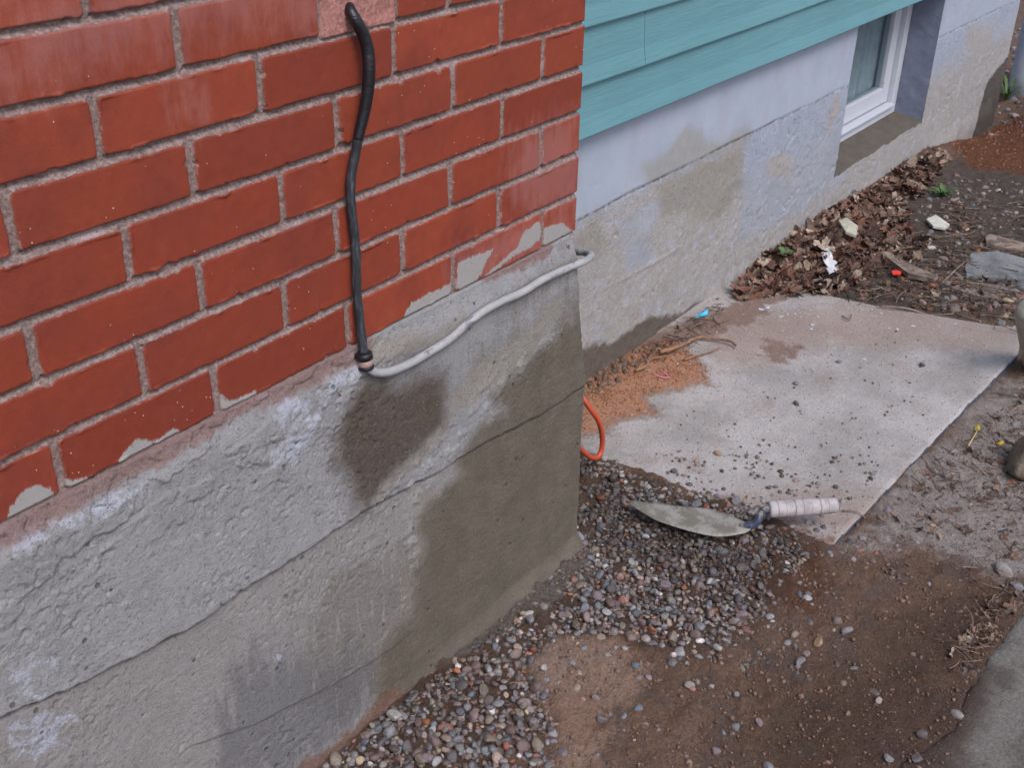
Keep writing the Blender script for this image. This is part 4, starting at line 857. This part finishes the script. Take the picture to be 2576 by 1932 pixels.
# mesh: rings from the rim to the spine, slight dish
oc = smooth_path([(a, b, 0) for a, b in np.vstack([out, out[:1]])], 4)[:-1, :2]
c0 = np.array([.210, -.160]); V, F = [], []; n = len(oc)
ax_ = np.array([.085, -.236]); ax_ /= np.linalg.norm(ax_)
def blade_z(p, e):
    u = (p-np.array([.175, -.042]))@ax_
    return TZ+.012-.004*math.sin(min(1, max(0, u/.25))*math.pi)+.0015*e
for side in (1, -1):
    for k, s_ in enumerate((1, .85, .6, .35, .12)):
        for p in oc:
            q = c0+(p-c0)*s_; V.append((q[0], q[1], blade_z(q, 1 if s_ < 1 else 0)+(.0008*side)))
nb = 5*n
for b0, fl in ((0, 0), (nb, 1)):
    for k in range(4):
        for j in range(n):
            q = [b0+k*n+j, b0+k*n+(j+1) % n, b0+(k+1)*n+(j+1) % n, b0+(k+1)*n+j]; F.append(q if fl else q[::-1])
    q = [b0+4*n+j for j in range(n)]; F.append(q if fl else q[::-1])
F += [[j, (j+1) % n, nb+(j+1) % n, nb+j] for j in range(n)]
bm_ = Mat('mortar stained steel', .42, .5); bm_.b.inputs['Metallic'].default_value = .15
s1 = bm_.noise(26, 5, .7); s2 = bm_.noise(1.0, 5, .7, bm_.vec((40, 12, 30), (0, 0, .35)))
bc = bm_.mix(bm_.ramp(s1, .4, .62), lin(112, 108, 99), lin(140, 137, 132)); bc = bm_.mix(bm_.ramp(s2, .55, 1.0), bc, lin(118, 113, 103)); bc = bm_.mix(bm_.math('MULTIPLY', bm_.ramp(bm_.noise(14, 3), .75, .9), .35), bc, lin(168, 118, 82))
bm_.col(bc); bm_.put(bm_.b.inputs['Roughness'], bm_.ramp(s1, .3, .7, .5, .85)); bm_.bump([(bm_.noise(220, 4), 1), (s2, .8)], .0006)
set_parent_keep(mesh_obj('blade', V, F, bm_.m, None, True), trow)
H0 = np.array(onplane(1660, 1101, 2, -.588)); H1 = np.array(onplane(1806, 1092, 2, -.588)); hd = (H1-H0)/np.linalg.norm(H1-H0)
sp_ = smooth_path([(.243, -.256, TZ+.0135), (.250, -.268, TZ+.014), (.257, -.278, TZ+.018), (.263, -.284, TZ+.028), tuple(onplane(1641, 1112, 2, -.597)), tuple(H0-hd*.006), tuple(H0+hd*.008)], 6)
v, f = tube(sp_, np.interp(np.arange(len(sp_)), [0, 8, 16, 24, 30, 36], [.004, .0085, .008, .0075, .0085, .0095]), 14, wob=.02)
shm = Mat('dark blue steel shank', .5, .4); shm.col(shm.mix(shm.ramp(shm.noise(60, 4), .5, .66), lin(58, 64, 84), lin(120, 118, 112))); shm.bump([(shm.noise(200, 3), 1)], .0005)
set_parent_keep(mesh_obj('shank', v, f, shm.m), trow)
nh = 60; tt = np.linspace(0, 1, nh); path = H0[None]+(H1-H0)[None]*tt[:, None]
rad = .0160+.0014*np.sin(tt*math.pi)-.0012*tt+.00045*((tt*8) % 1); rad[0] *= .93; rad[-1] *= .97; rad = np.concatenate([rad, [rad[-1]*.5]]); path = np.vstack([path, path[-1]+hd*.0006])
v, f = tube(path, rad, 26)
tm = Mat('white cloth tape', .8, .25)
wv = tm.n.new('ShaderNodeTexWave'); wv.bands_direction = 'DIAGONAL'; 
wb_ = tm.attr('wrap'); tcx = tm.mix(tm.ramp(tm.noise(60, 5, .7), .4, .7), lin(166, 161, 165), lin(146, 139, 140)); tcx = tm.mix(tm.math('MULTIPLY', tm.ramp(wb_, .78, .92), .75), tcx, lin(104, 94, 94)); tm.col(tcx); tm.bump([(tm.noise(300, 3), 1)], .0005)
wr = np.repeat(np.concatenate([(tt*8) % 1, [0]]), 26)
set_parent_keep(mesh_obj('handle', v, f, tm.m, None, True, {'wrap': wr}), trow)
v, f = tube([H1, H1+hd*.0025, H1+hd*.003], [.0118, .0112, .006], 20); cap = mesh_obj('end_cap', v, f, simple('dark handle end', lin(64, 66, 80), .6)); set_parent_keep(cap, trow)

# ================================================================== LEAVES, TWIGS, CHIPS
def leaf_tpl(kind, r):
    """a dry lobed leaf as a fan with two rings, curled"""
    n = 45; a = np.linspace(0, 2*math.pi, n, endpoint=False)
    if kind == 0: rad = .38+.62*np.abs(np.cos(a*2.5))**1.1*(1-.35*np.abs(np.sin(a/2))**6)+.10*np.sin(a*17)      # maple-like
    elif kind == 1: rad = .42/np.sqrt((np.cos(a)*.42)**2+(np.sin(a))**2)*.95*(1+.06*np.sin(a*9))
    else: rad = .6+.12*np.sin(a*3+1)+.12*np.sin(a*5)
    rad = rad*(1+.10*(r.random(n)-.5)); V = [(0, 0, 0)]
    for s_ in (.5, 1.0):
        for i in range(n): V.append((math.cos(a[i])*rad[i]*s_, math.sin(a[i])*rad[i]*s_, 0))
    V = np.array(V); c1, c2 = r.uniform(-1.3, 1.3), r.uniform(.3, 1.6)
    d = r.uniform(0, 3.14); u = V[:, 0]*math.cos(d)+V[:, 1]*math.sin(d); w_ = -V[:, 0]*math.sin(d)+V[:, 1]*math.cos(d)
    V[:, 2] = .35*c2*u*u+.25*c1*w_*w_*np.sign(w_)+.10*np.sin(u*7+c1)*np.hypot(u, w_)+.06*r.normal(size=len(V))*np.hypot(u, w_)
    V[:, :2] *= 1-.22*abs(c2)*np.hypot(u, w_)[:, None]*.6
    F = [[0, 1+i, 1+(i+1) % n] for i in range(n)]+[[1+i, 1+n+i, 1+n+(i+1) % n] for i in range(n)]+[[1+i, 1+n+(i+1) % n, 1+(i+1) % n] for i in range(n)]
    return V, np.array(F)
lr = np.random.default_rng(12); TPL = [leaf_tpl(k % 3 if k % 4 else 0, lr) for k in range(14)]
lm = Mat('dead leaf', .8, .25); lt_ = lm.attr('tint', 'Color'); lm.col(lm.var(lt_, lm.noise(90, 4, .7), .3)); lm.bump([(lm.noise(140, 3), 1)], .002)
def scatter(name, P, size, tpls, cols, mat, tilt, seed):
    r = np.random.default_rng(seed); n = len(P); R = rotm(r.normal(0, tilt, n), r.normal(0, tilt, n), r.uniform(0, 6.28, n)); Vs, Fs, Ts = [], [], []; off = 0
    for i in range(n):
        V, F = tpls[r.integers(len(tpls))]; v = (V*size[i])@R[i].T+P[i]; Vs.append(v); Fs.append(F+off); off += len(v); Ts.append(np.repeat(cols[i:i+1], len(v), 0))
    return mesh_obj(name, np.concatenate(Vs), np.concatenate(Fs), mat, None, True, {'tint': np.concatenate(Ts)})
def litter():
    r = np.random.default_rng(5)
    pile = Gp([(1600, 600), (1690, 520), (1760, 480), (1850, 440), (1950, 380), (2010, 345), (2045, 345), (2010, 400), (1970, 440), (1950, 490), (2010, 530), (1970, 580), (1880, 600), (1850, 630), (1780, 640), (1700, 640), (1590, 650)])
    edge_ = Gp([(1400, 760), (1500, 690), (1580, 640), (1700, 630), (2200, 700), (2212, 560), (2060, 430), (1990, 560), (1720, 610), (1560, 640)])
    LC = np.array([lin(*c)[:3] for c in ((106, 77, 67), (120, 92, 80), (86, 64, 57), (142, 120, 106), (108, 88, 79), (72, 57, 51), (148, 134, 122), (112, 78, 64))])
    ch = Gp([(2040, 1440), (2120, 1330), (2200, 1240), (2230, 1290), (2160, 1380), (2100, 1470)]); a = sample(pile, 2000, r); a = a[fbm(a[:, 0][None], a[:, 1][None], 6, 3, 61)[0] > r.uniform(-.9, .25, len(a))-.4*sst(a[:, 1], .05, .25)]; b = np.concatenate([sample(edge_, 380, r), sample(ch, 60, r), sample(Gp([(1900, 1120), (2212, 820), (2330, 900), (2212, 1220), (2050, 1180)]), 120, r)]); p = np.concatenate([a, b]); p = p[p[:, 1] < .318]
    wall = sst(p[:, 1], .0, .32)
    inp = psdf(p[:, 0][None], p[:, 1][None], pile)[0] > 0
    z = top_z(p[:, 0][None], p[:, 1][None])[0]+np.where(inp, r.uniform(0, .008, len(p))+wall*r.uniform(0, .014, len(p)), r.uniform(.001, .005, len(p)))
    sz = np.where(inp, np.where(r.random(len(p)) < .25, r.uniform(.028, .046, len(p)), r.uniform(.007, .022, len(p))), r.uniform(.007, .020, len(p)))
    tint = LC[r.integers(0, len(LC), len(p))]; tint = np.where((p[:, 1] < -.4)[:, None], tint*.5+.5*np.array(lin(112, 100, 90)[:3]), tint)*r.uniform(.6, 1.25, (len(p), 1))
    tag(scatter('leaf_litter', np.column_stack([p, z]), sz, TPL, tint, lm.m, .42, 6), 'brown dead leaves piled against the foot of the blue wall', 'leaves', kind='stuff')
    # twigs, straw and bark shreds as one mass
    Vs, Fs, Ts = [], [], []; off = 0
    zones = [(edge_, 330), (pile, 190), (Gp([(1380, 780), (1480, 700), (1560, 660), (1560, 720), (1420, 790)]), 70), (Gp([(1880, 1100), (2212, 800), (2330, 900), (2212, 1220), (2100, 1330), (2080, 1250), (2180, 1100)]), 170), (Gp([(2050, 1400), (2150, 1290), (2200, 1260), (2160, 1380), (2080, 1480)]), 40), (Gp([(2040, 420), (2300, 450), (2300, 760), (1980, 660)]), 200)]
    for poly, cnt in zones:
        for x, y in sample(poly, cnt, r):
            if y > .31: continue
            z = float(top_z(np.array([[x]]), np.array([[y]]))[0, 0])+r.uniform(.003, .014); Ln = r.uniform(.02, .11)*(1.4 if x > 1.5 else .7); a_ = r.uniform(0, 6.28); n = 5
            t = np.linspace(-.5, .5, n)[:, None]; dv = np.array([math.cos(a_), math.sin(a_), r.normal(0, .1)]); sd2 = np.array([-math.sin(a_), math.cos(a_), 0])
            path = np.array([x, y, z])+dv*Ln*t+sd2*Ln*r.uniform(-.25, .25)*(t*t)*2
            v, f = tube(path, r.uniform(.0005, .0014), 5); f = [q for q in f if len(q) == 4]
            Vs.append(v); Fs.append(np.array(f)+off); off += len(v); c = np.array(lin(*[(112, 94, 82), (88, 70, 60), (140, 124, 108), (74, 60, 54)][r.integers(4)])[:3])*r.uniform(.6, 1.15); Ts.append(np.repeat(c[None], len(v), 0))
    tag(mesh_obj('twig_litter', np.concatenate(Vs), np.concatenate(Fs), lm.m, None, True, {'tint': np.concatenate(Ts)}), 'thin dry twigs and straw scattered around the concrete slab', 'twigs', kind='stuff')
    # pale paint flakes on the slab
    Vs, Fs = [], []; off = 0
    for poly, cnt in ((Gp([(1600, 700), (1640, 665), (1760, 650), (1780, 700), (1700, 760), (1600, 760)]), 170), (Gp([(1400, 760), (1700, 640), (2000, 660), (2150, 740), (1500, 860)]), 170), (Gp([(1700, 600), (2050, 520), (2150, 640), (1800, 650)]), 70), (Gp([(1980, 800), (2040, 780), (2060, 800), (2000, 830)]), 0)):
        for x, y in ([q for q in sample(poly, cnt, r) if vn(np.array([q[0]*14.]), np.array([q[1]*14.]), 8)[0] > r.uniform(.2, .9)] if cnt else []):
            z = float(top_z(np.array([[x]]), np.array([[y]]))[0, 0])+.0016; s_ = r.lognormal(math.log(.003), .5)*(1.5 if y > .15 and x > 1.3 else 1); k = 6; a_ = np.sort(r.uniform(0, 6.28, k)); q = np.column_stack([x+np.cos(a_)*s_*r.uniform(.6, 1, k), y+np.sin(a_)*s_*r.uniform(.6, 1, k), z+r.normal(0, .0008, k)])
            Vs += [q, q-[0, 0, .001]]; Fs.append(list(range(off, off+k))); Fs += [[off+i, off+k+i, off+k+(i+1) % k, off+(i+1) % k] for i in range(k)]; off += 2*k
    tag(mesh_obj('paint_flakes', np.concatenate(Vs), Fs, simple('pale blue paint flake', lin(178, 184, 200), .7), None, False), 'small pale flakes of peeled wall paint on the slab and soil', 'paint flakes', kind='stuff')
litter()

def flat_piece(name, pts, th, mat, label, cat, z=-.64, axis=2, lift=0, bend=0, group=None):
    P = [onplane(a, b, 2, z) for a, b in pts]; c = np.mean(P, 0); n = len(P)
    base_z = float(top_z(np.array([[c[0]]]), np.array([[c[1]]]))[0, 0])+lift
    V = []
    for dz in (th, 0):
        V += [(p[0]-c[0], p[1]-c[1], dz+bend*((i*37) % 5-2)/2) for i, p in enumerate(P)]
    V = [(0, 0, th+bend*.5)]+V+[(0, 0, 0)]
    F = [[0, 1+(i+1) % n, 1+i] for i in range(n)]+[[2*n+1, 1+n+i, 1+n+(i+1) % n] for i in range(n)]+[[1+i, 1+(i+1) % n, 1+n+(i+1) % n, 1+n+i] for i in range(n)]
    F = [q[::-1] for q in F] if False else F
    # orient upward
    a, b, d = (np.array(V[i]) for i in F[0])
    if np.cross(b-a, d-a)[2] < 0: F = [q[::-1] for q in F]
    o = mesh_obj(name, V, F, mat, None, False); o.location = (c[0], c[1], base_z); return tag(o, label, cat, group)
wpm = simple('white scrap', lin(205, 205, 210), .6, .3, 30, .08)
flat_piece('paper_scrap', [(1772, 555), (1785, 548), (1792, 562), (1800, 575), (1806, 582), (1790, 590), (1778, 580)], .004, wpm, 'bright white torn scrap lying on the brown leaves', 'scrap', lift=.022, bend=.006)
flat_piece('paper_scrap', [(1783, 588), (1800, 585), (1806, 595), (1790, 600)], .004, wpm, 'smaller white scrap just below the bright white torn one', 'scrap', lift=.02, bend=.003)
flat_piece('stone_flake', [(1808, 500), (1825, 498), (1848, 520), (1845, 535), (1822, 530)], .008, simple('beige flake', lin(176, 172, 156), .8), 'pale beige flake standing out among the dark leaves by the wall', 'flake', lift=.035, bend=.006)
flat_piece('stone_flake', [(2000, 478), (2020, 470), (2050, 492), (2040, 498), (2015, 495)], .008, simple('cream flake', lin(184, 182, 174), .8), 'cream coloured flat chip on soil right of the leaves', 'flake', lift=.012, bend=.002)
flat_piece('wrapper', [(1503, 682), (1520, 672), (1530, 672), (1528, 680), (1510, 686), (1498, 690)], .003, simple('shiny blue foil', lin(70, 170, 205), .2, .6, 90, .3), 'shiny light blue wrapper scrap at the wall foot', 'wrapper', lift=.008, bend=.003)
flat_piece('red_scrap', [(1925, 590), (1936, 588), (1946, 592), (1945, 597), (1928, 597)], .003, simple('red plastic', lin(215, 60, 50), .5), 'tiny bright red plastic scrap among the twigs', 'scrap', lift=.015)
wood = Mat('weathered wood', .85, .2); wg = wood.noise(1.0, 5, .7, wood.vec((14, 14, 120), (0, 0, .8))); wood.col(wood.mix(wood.ramp(wg, .35, .65), lin(92, 80, 74), lin(140, 124, 112))); wood.bump([(wg, 1)], .002); wood = wood.m
flat_piece('wood_strip', [(1900, 555), (1912, 552), (1985, 590), (2025, 605), (2015, 612), (1960, 600)], .014, wood, 'split greyish strip of wood lying in the leaf litter', 'wood strip', lift=.012)
flat_piece('wood_board', [(2128, 512), (2140, 508), (2260, 540), (2260, 556), (2180, 540), (2130, 528)], .02, wood, 'brown weathered board end lying at the right edge', 'board', lift=-.004)
flat_piece('stone_slab', [(2085, 575), (2098, 548), (2150, 545), (2230, 562), (2260, 610), (2150, 600), (2088, 596)], .018, simple('blue grey flagstone', lin(110, 112, 114), .95, .1, 14, .3, 90, .003), 'flat blue grey piece of broken flagstone by the right edge', 'stone slab', lift=-.005, bend=.003)
flat_piece('stone_slab', [(2050, 600), (2100, 605), (2160, 612), (2212, 630), (2260, 650), (2150, 640), (2060, 622)], .012, simple('brown flagstone', lin(118, 106, 102), .9, .2, 14, .2, 90, .003), 'low brownish flat stone below the blue grey one', 'stone slab', lift=-.009, bend=.002)
ylm = simple('yellow leaf', lin(190, 165, 60), .7)
flat_piece('fallen_leaf', [(2110, 902), (2118, 898), (2122, 908), (2114, 914)], .003, ylm, 'small yellow leaf beside the straw at the slab edge', 'leaf', lift=.006, bend=.003)
flat_piece('fallen_leaf', [(2160, 935), (2170, 931), (2174, 938), (2164, 941)], .003, ylm, 'tiny yellow leaf further right on the crusty soil', 'leaf', lift=.006, bend=.003)
# longer sticks
def stick(pts, r0, label, lift=.008, mat=wood, name='stick'):
    P = [onplane(a, b, 2, -.64) for a, b in pts]; P = [(p[0], p[1], float(top_z(np.array([[p[0]]]), np.array([[p[1]]]))[0, 0])+lift+.003*(i % 2)) for i, p in enumerate(P)]
    pp = smooth_path(P, 5); v, f = tube(pp, np.linspace(r0, r0*.55, len(pp)), 8, wob=.15); c = pp[0]; v = v-c
    o = mesh_obj(name, v, f, mat); o.location = tuple(c); return tag(o, label, 'stick')
rootm = simple('bare root bark', lin(128, 98, 78), .85, .2, 60, .3, 200, .001)
stick([(1655, 862), (1680, 840), (1710, 818), (1752, 836)] and [(1425, 762), (1452, 757), (1478, 744), (1510, 732), (1540, 733), (1575, 740), (1590, 748)], .0055, 'long pale curving root lying on the slab beside the wall', .010, rootm, 'root')
stick([(1465, 858-50+10), (1500, 800), (1540, 780), (1550, 778)] and [(1372, 802), (1395, 795), (1405, 778), (1440, 772)], .004, 'short knotted root on the rust coloured sand', .010, rootm, 'root')
stick([(1478, 776), (1500, 770), (1530, 760), (1555, 752)], .003, 'straight pale twig below the curving root', .006, rootm)
stick([(2030, 618), (2050, 600), (2080, 570), (2100, 560)], .003, 'thin brown twig rising beside the blue grey flagstone', .012)
stick([(2096, 944), (2102, 935), (2112, 918), (2118, 908)], .002, 'yellowish straw beside the slab edge', .008, simple('straw', lin(180, 158, 110)))
stick([(1900, 660), (1960, 668), (2010, 672), (2060, 678)], .003, 'long thin twig lying along the far slab edge', .008)
stick([(1820, 1100), (1850, 1104), (1872, 1112)], .002, 'tiny dark twig between trowel handle and slab edge', .004)
stick([(1540+280, 700-20), (1835, 690), (1840, 676)], .002, 'tiny forked twig on the far corner of the slab', .005)
# pink string
pk = smooth_path([(p[0], p[1], -.642) for p in (onplane(a, b, 2, -.643) for a, b in ((1412, 807), (1420, 812), (1432, 815), (1444, 817), (1440, 810), (1432, 803), (1426, 800)))], 5)
v, f = tube(pk, .0013, 6); tag(mesh_obj('string', v, f, simple('pink string', lin(220, 120, 150), .6)), 'short piece of bright pink string on the rust coloured sand', 'string')
# slanting pale post at the right edge
P0, P1 = onplane(2226, 678, 1, -.50), onplane(2245, 800, 1, -.52)
ax2 = (P1-P0)/np.linalg.norm(P1-P0); pth = [P0-ax2*.035, P0-ax2*.03, P0-ax2*.018, P0, P0+ax2*.05, P1, P1+ax2*.12]
v, f = tube(pth, [.003, .022, .033, .036, .036, .036, .036], 28)
tag(mesh_obj('post', v, f, simple('pale weathered wood', lin(150, 144, 134), .8, .25, 30, .2, 120, .001)), 'pale round topped wooden post at the right edge', 'post')
# far painted post
fp = onplane(2235, 150, 1, .30); v, f = tube([(fp[0], .30, z) for z in (-.82, -.6, -.3, .2, 1.0, 1.8)], .10, 24)
tag(mesh_obj('porch_post', v, f, simple('pale blue post paint', lin(205, 210, 218), .7, .3, 12, .1)), 'round pale blue porch post beyond the end of the house wall', 'post')
# dark rounded stone by the right edge
v, f, _ = stones(np.array([[0, 0, 0.]]), np.array([.16]), I3, (.6, .62), .1, .3, seed=71); bp = onplane(2236, 985, 2, -.63); o = mesh_obj('boulder', v, f, simple('dark brown rock', lin(104, 94, 82), .8, .3, 30, .3, 100, .003)); o.location = (bp[0], bp[1], -.63); tag(o, 'dark rounded rock cut off by the right edge', 'rock')

# ================================================================== WEEDS
grn = simple('weed green', lin(78, 104, 60), .6, .3, 60, .25); stemm = simple('weed stem', lin(96, 72, 58), .7)
def blade_leaf(p, d, L_, w_, mat, parent, up=.6):
    d = np.array(d, float); d /= np.linalg.norm(d); s_ = np.cross(d, [0, 0, 1]); s_ /= np.linalg.norm(s_)+1e-9; V = []
    for t in np.linspace(0, 1, 7):
        c = np.array(p)+d*L_*t+np.array([0, 0, up*L_*t*(1-.6*t)]); w = w_*math.sin(math.pi*min(1, t*.92+.06))
        V += [c-s_*w, c+s_*w+np.array([0, 0, .15*w]), c+np.array([0, 0, -.25*w])]
    F = []
    for i in range(6): a = i*3; F += [[a, a+2, a+5, a+3], [a+2, a+1, a+4, a+5]]
    return V, F
wd = empty('weed', tuple(onplane(1610, 625, 2, -.65))); tag(wd, 'thin brown stemmed weed with a yellow bud leaning on the wall', 'weed')
q = [onplane(a, b, 1, y) for (a, b), y in zip(((1600, 640), (1612, 620), (1628, 598), (1645, 578), (1668, 567)), (.27, .28, .29, .30, .305))]
v, f = tube(smooth_path(q, 5), .0016, 6); set_parent_keep(mesh_obj('stem', v, f, stemm), wd)
v, f, _ = stones(np.array([q[-1]]), np.array([.016]), I2, (.7, .8), .2, seed=3); set_parent_keep(mesh_obj('bud', v, f, simple('yellow bud', lin(205, 180, 40), .7)), wd)
def rosette(px, py, n, L_, label, y=None, seed=1, name='seedling', wr=.34, up=.6, lift=.0):
    r = random.Random(seed); c = onplane(px, py, 2, -.65) if y is None else onplane(px, py, 1, y); z = float(top_z(np.array([[c[0]]]), np.array([[c[1]]]))[0, 0])
    parts = []
    for i in range(n):
        a = i*2.4+r.random(); parts.append(blade_leaf((0, 0, 0), (math.cos(a), math.sin(a), 0), L_*r.uniform(.7, 1.1), L_*wr*r.uniform(.8, 1.1), None, None, up*r.uniform(.6, 1.5)))
    V, F = join(parts); o = mesh_obj(name, V, F, grn, None, True); o.location = (c[0], c[1], (z if y is None else c[2])+lift); return tag(o, label, 'plant')
rosette(1690, 585, 6, .03, 'small green seedling growing at the foot of the blue wall', None, 2, lift=.05)
rosette(2035, 425, 26, .05, 'tuft of fresh green moss and grass beside the leaf pile', None, 5, 'grass_tuft', .12, 1.2)
rosette(2178, 190, 26, .10, 'bright green grass tuft beyond the house wall end', None, 9, 'grass_tuft', .04, 1.8)
rosette(1478+25, 700-48, 8, .018, 'tiny green sprout by the blue wrapper at the wall', None, 13, lift=.02)
print('objects', len(SC.objects), 'verts', sum(len(o.data.vertices) for o in SC.objects if o.type == 'MESH'))
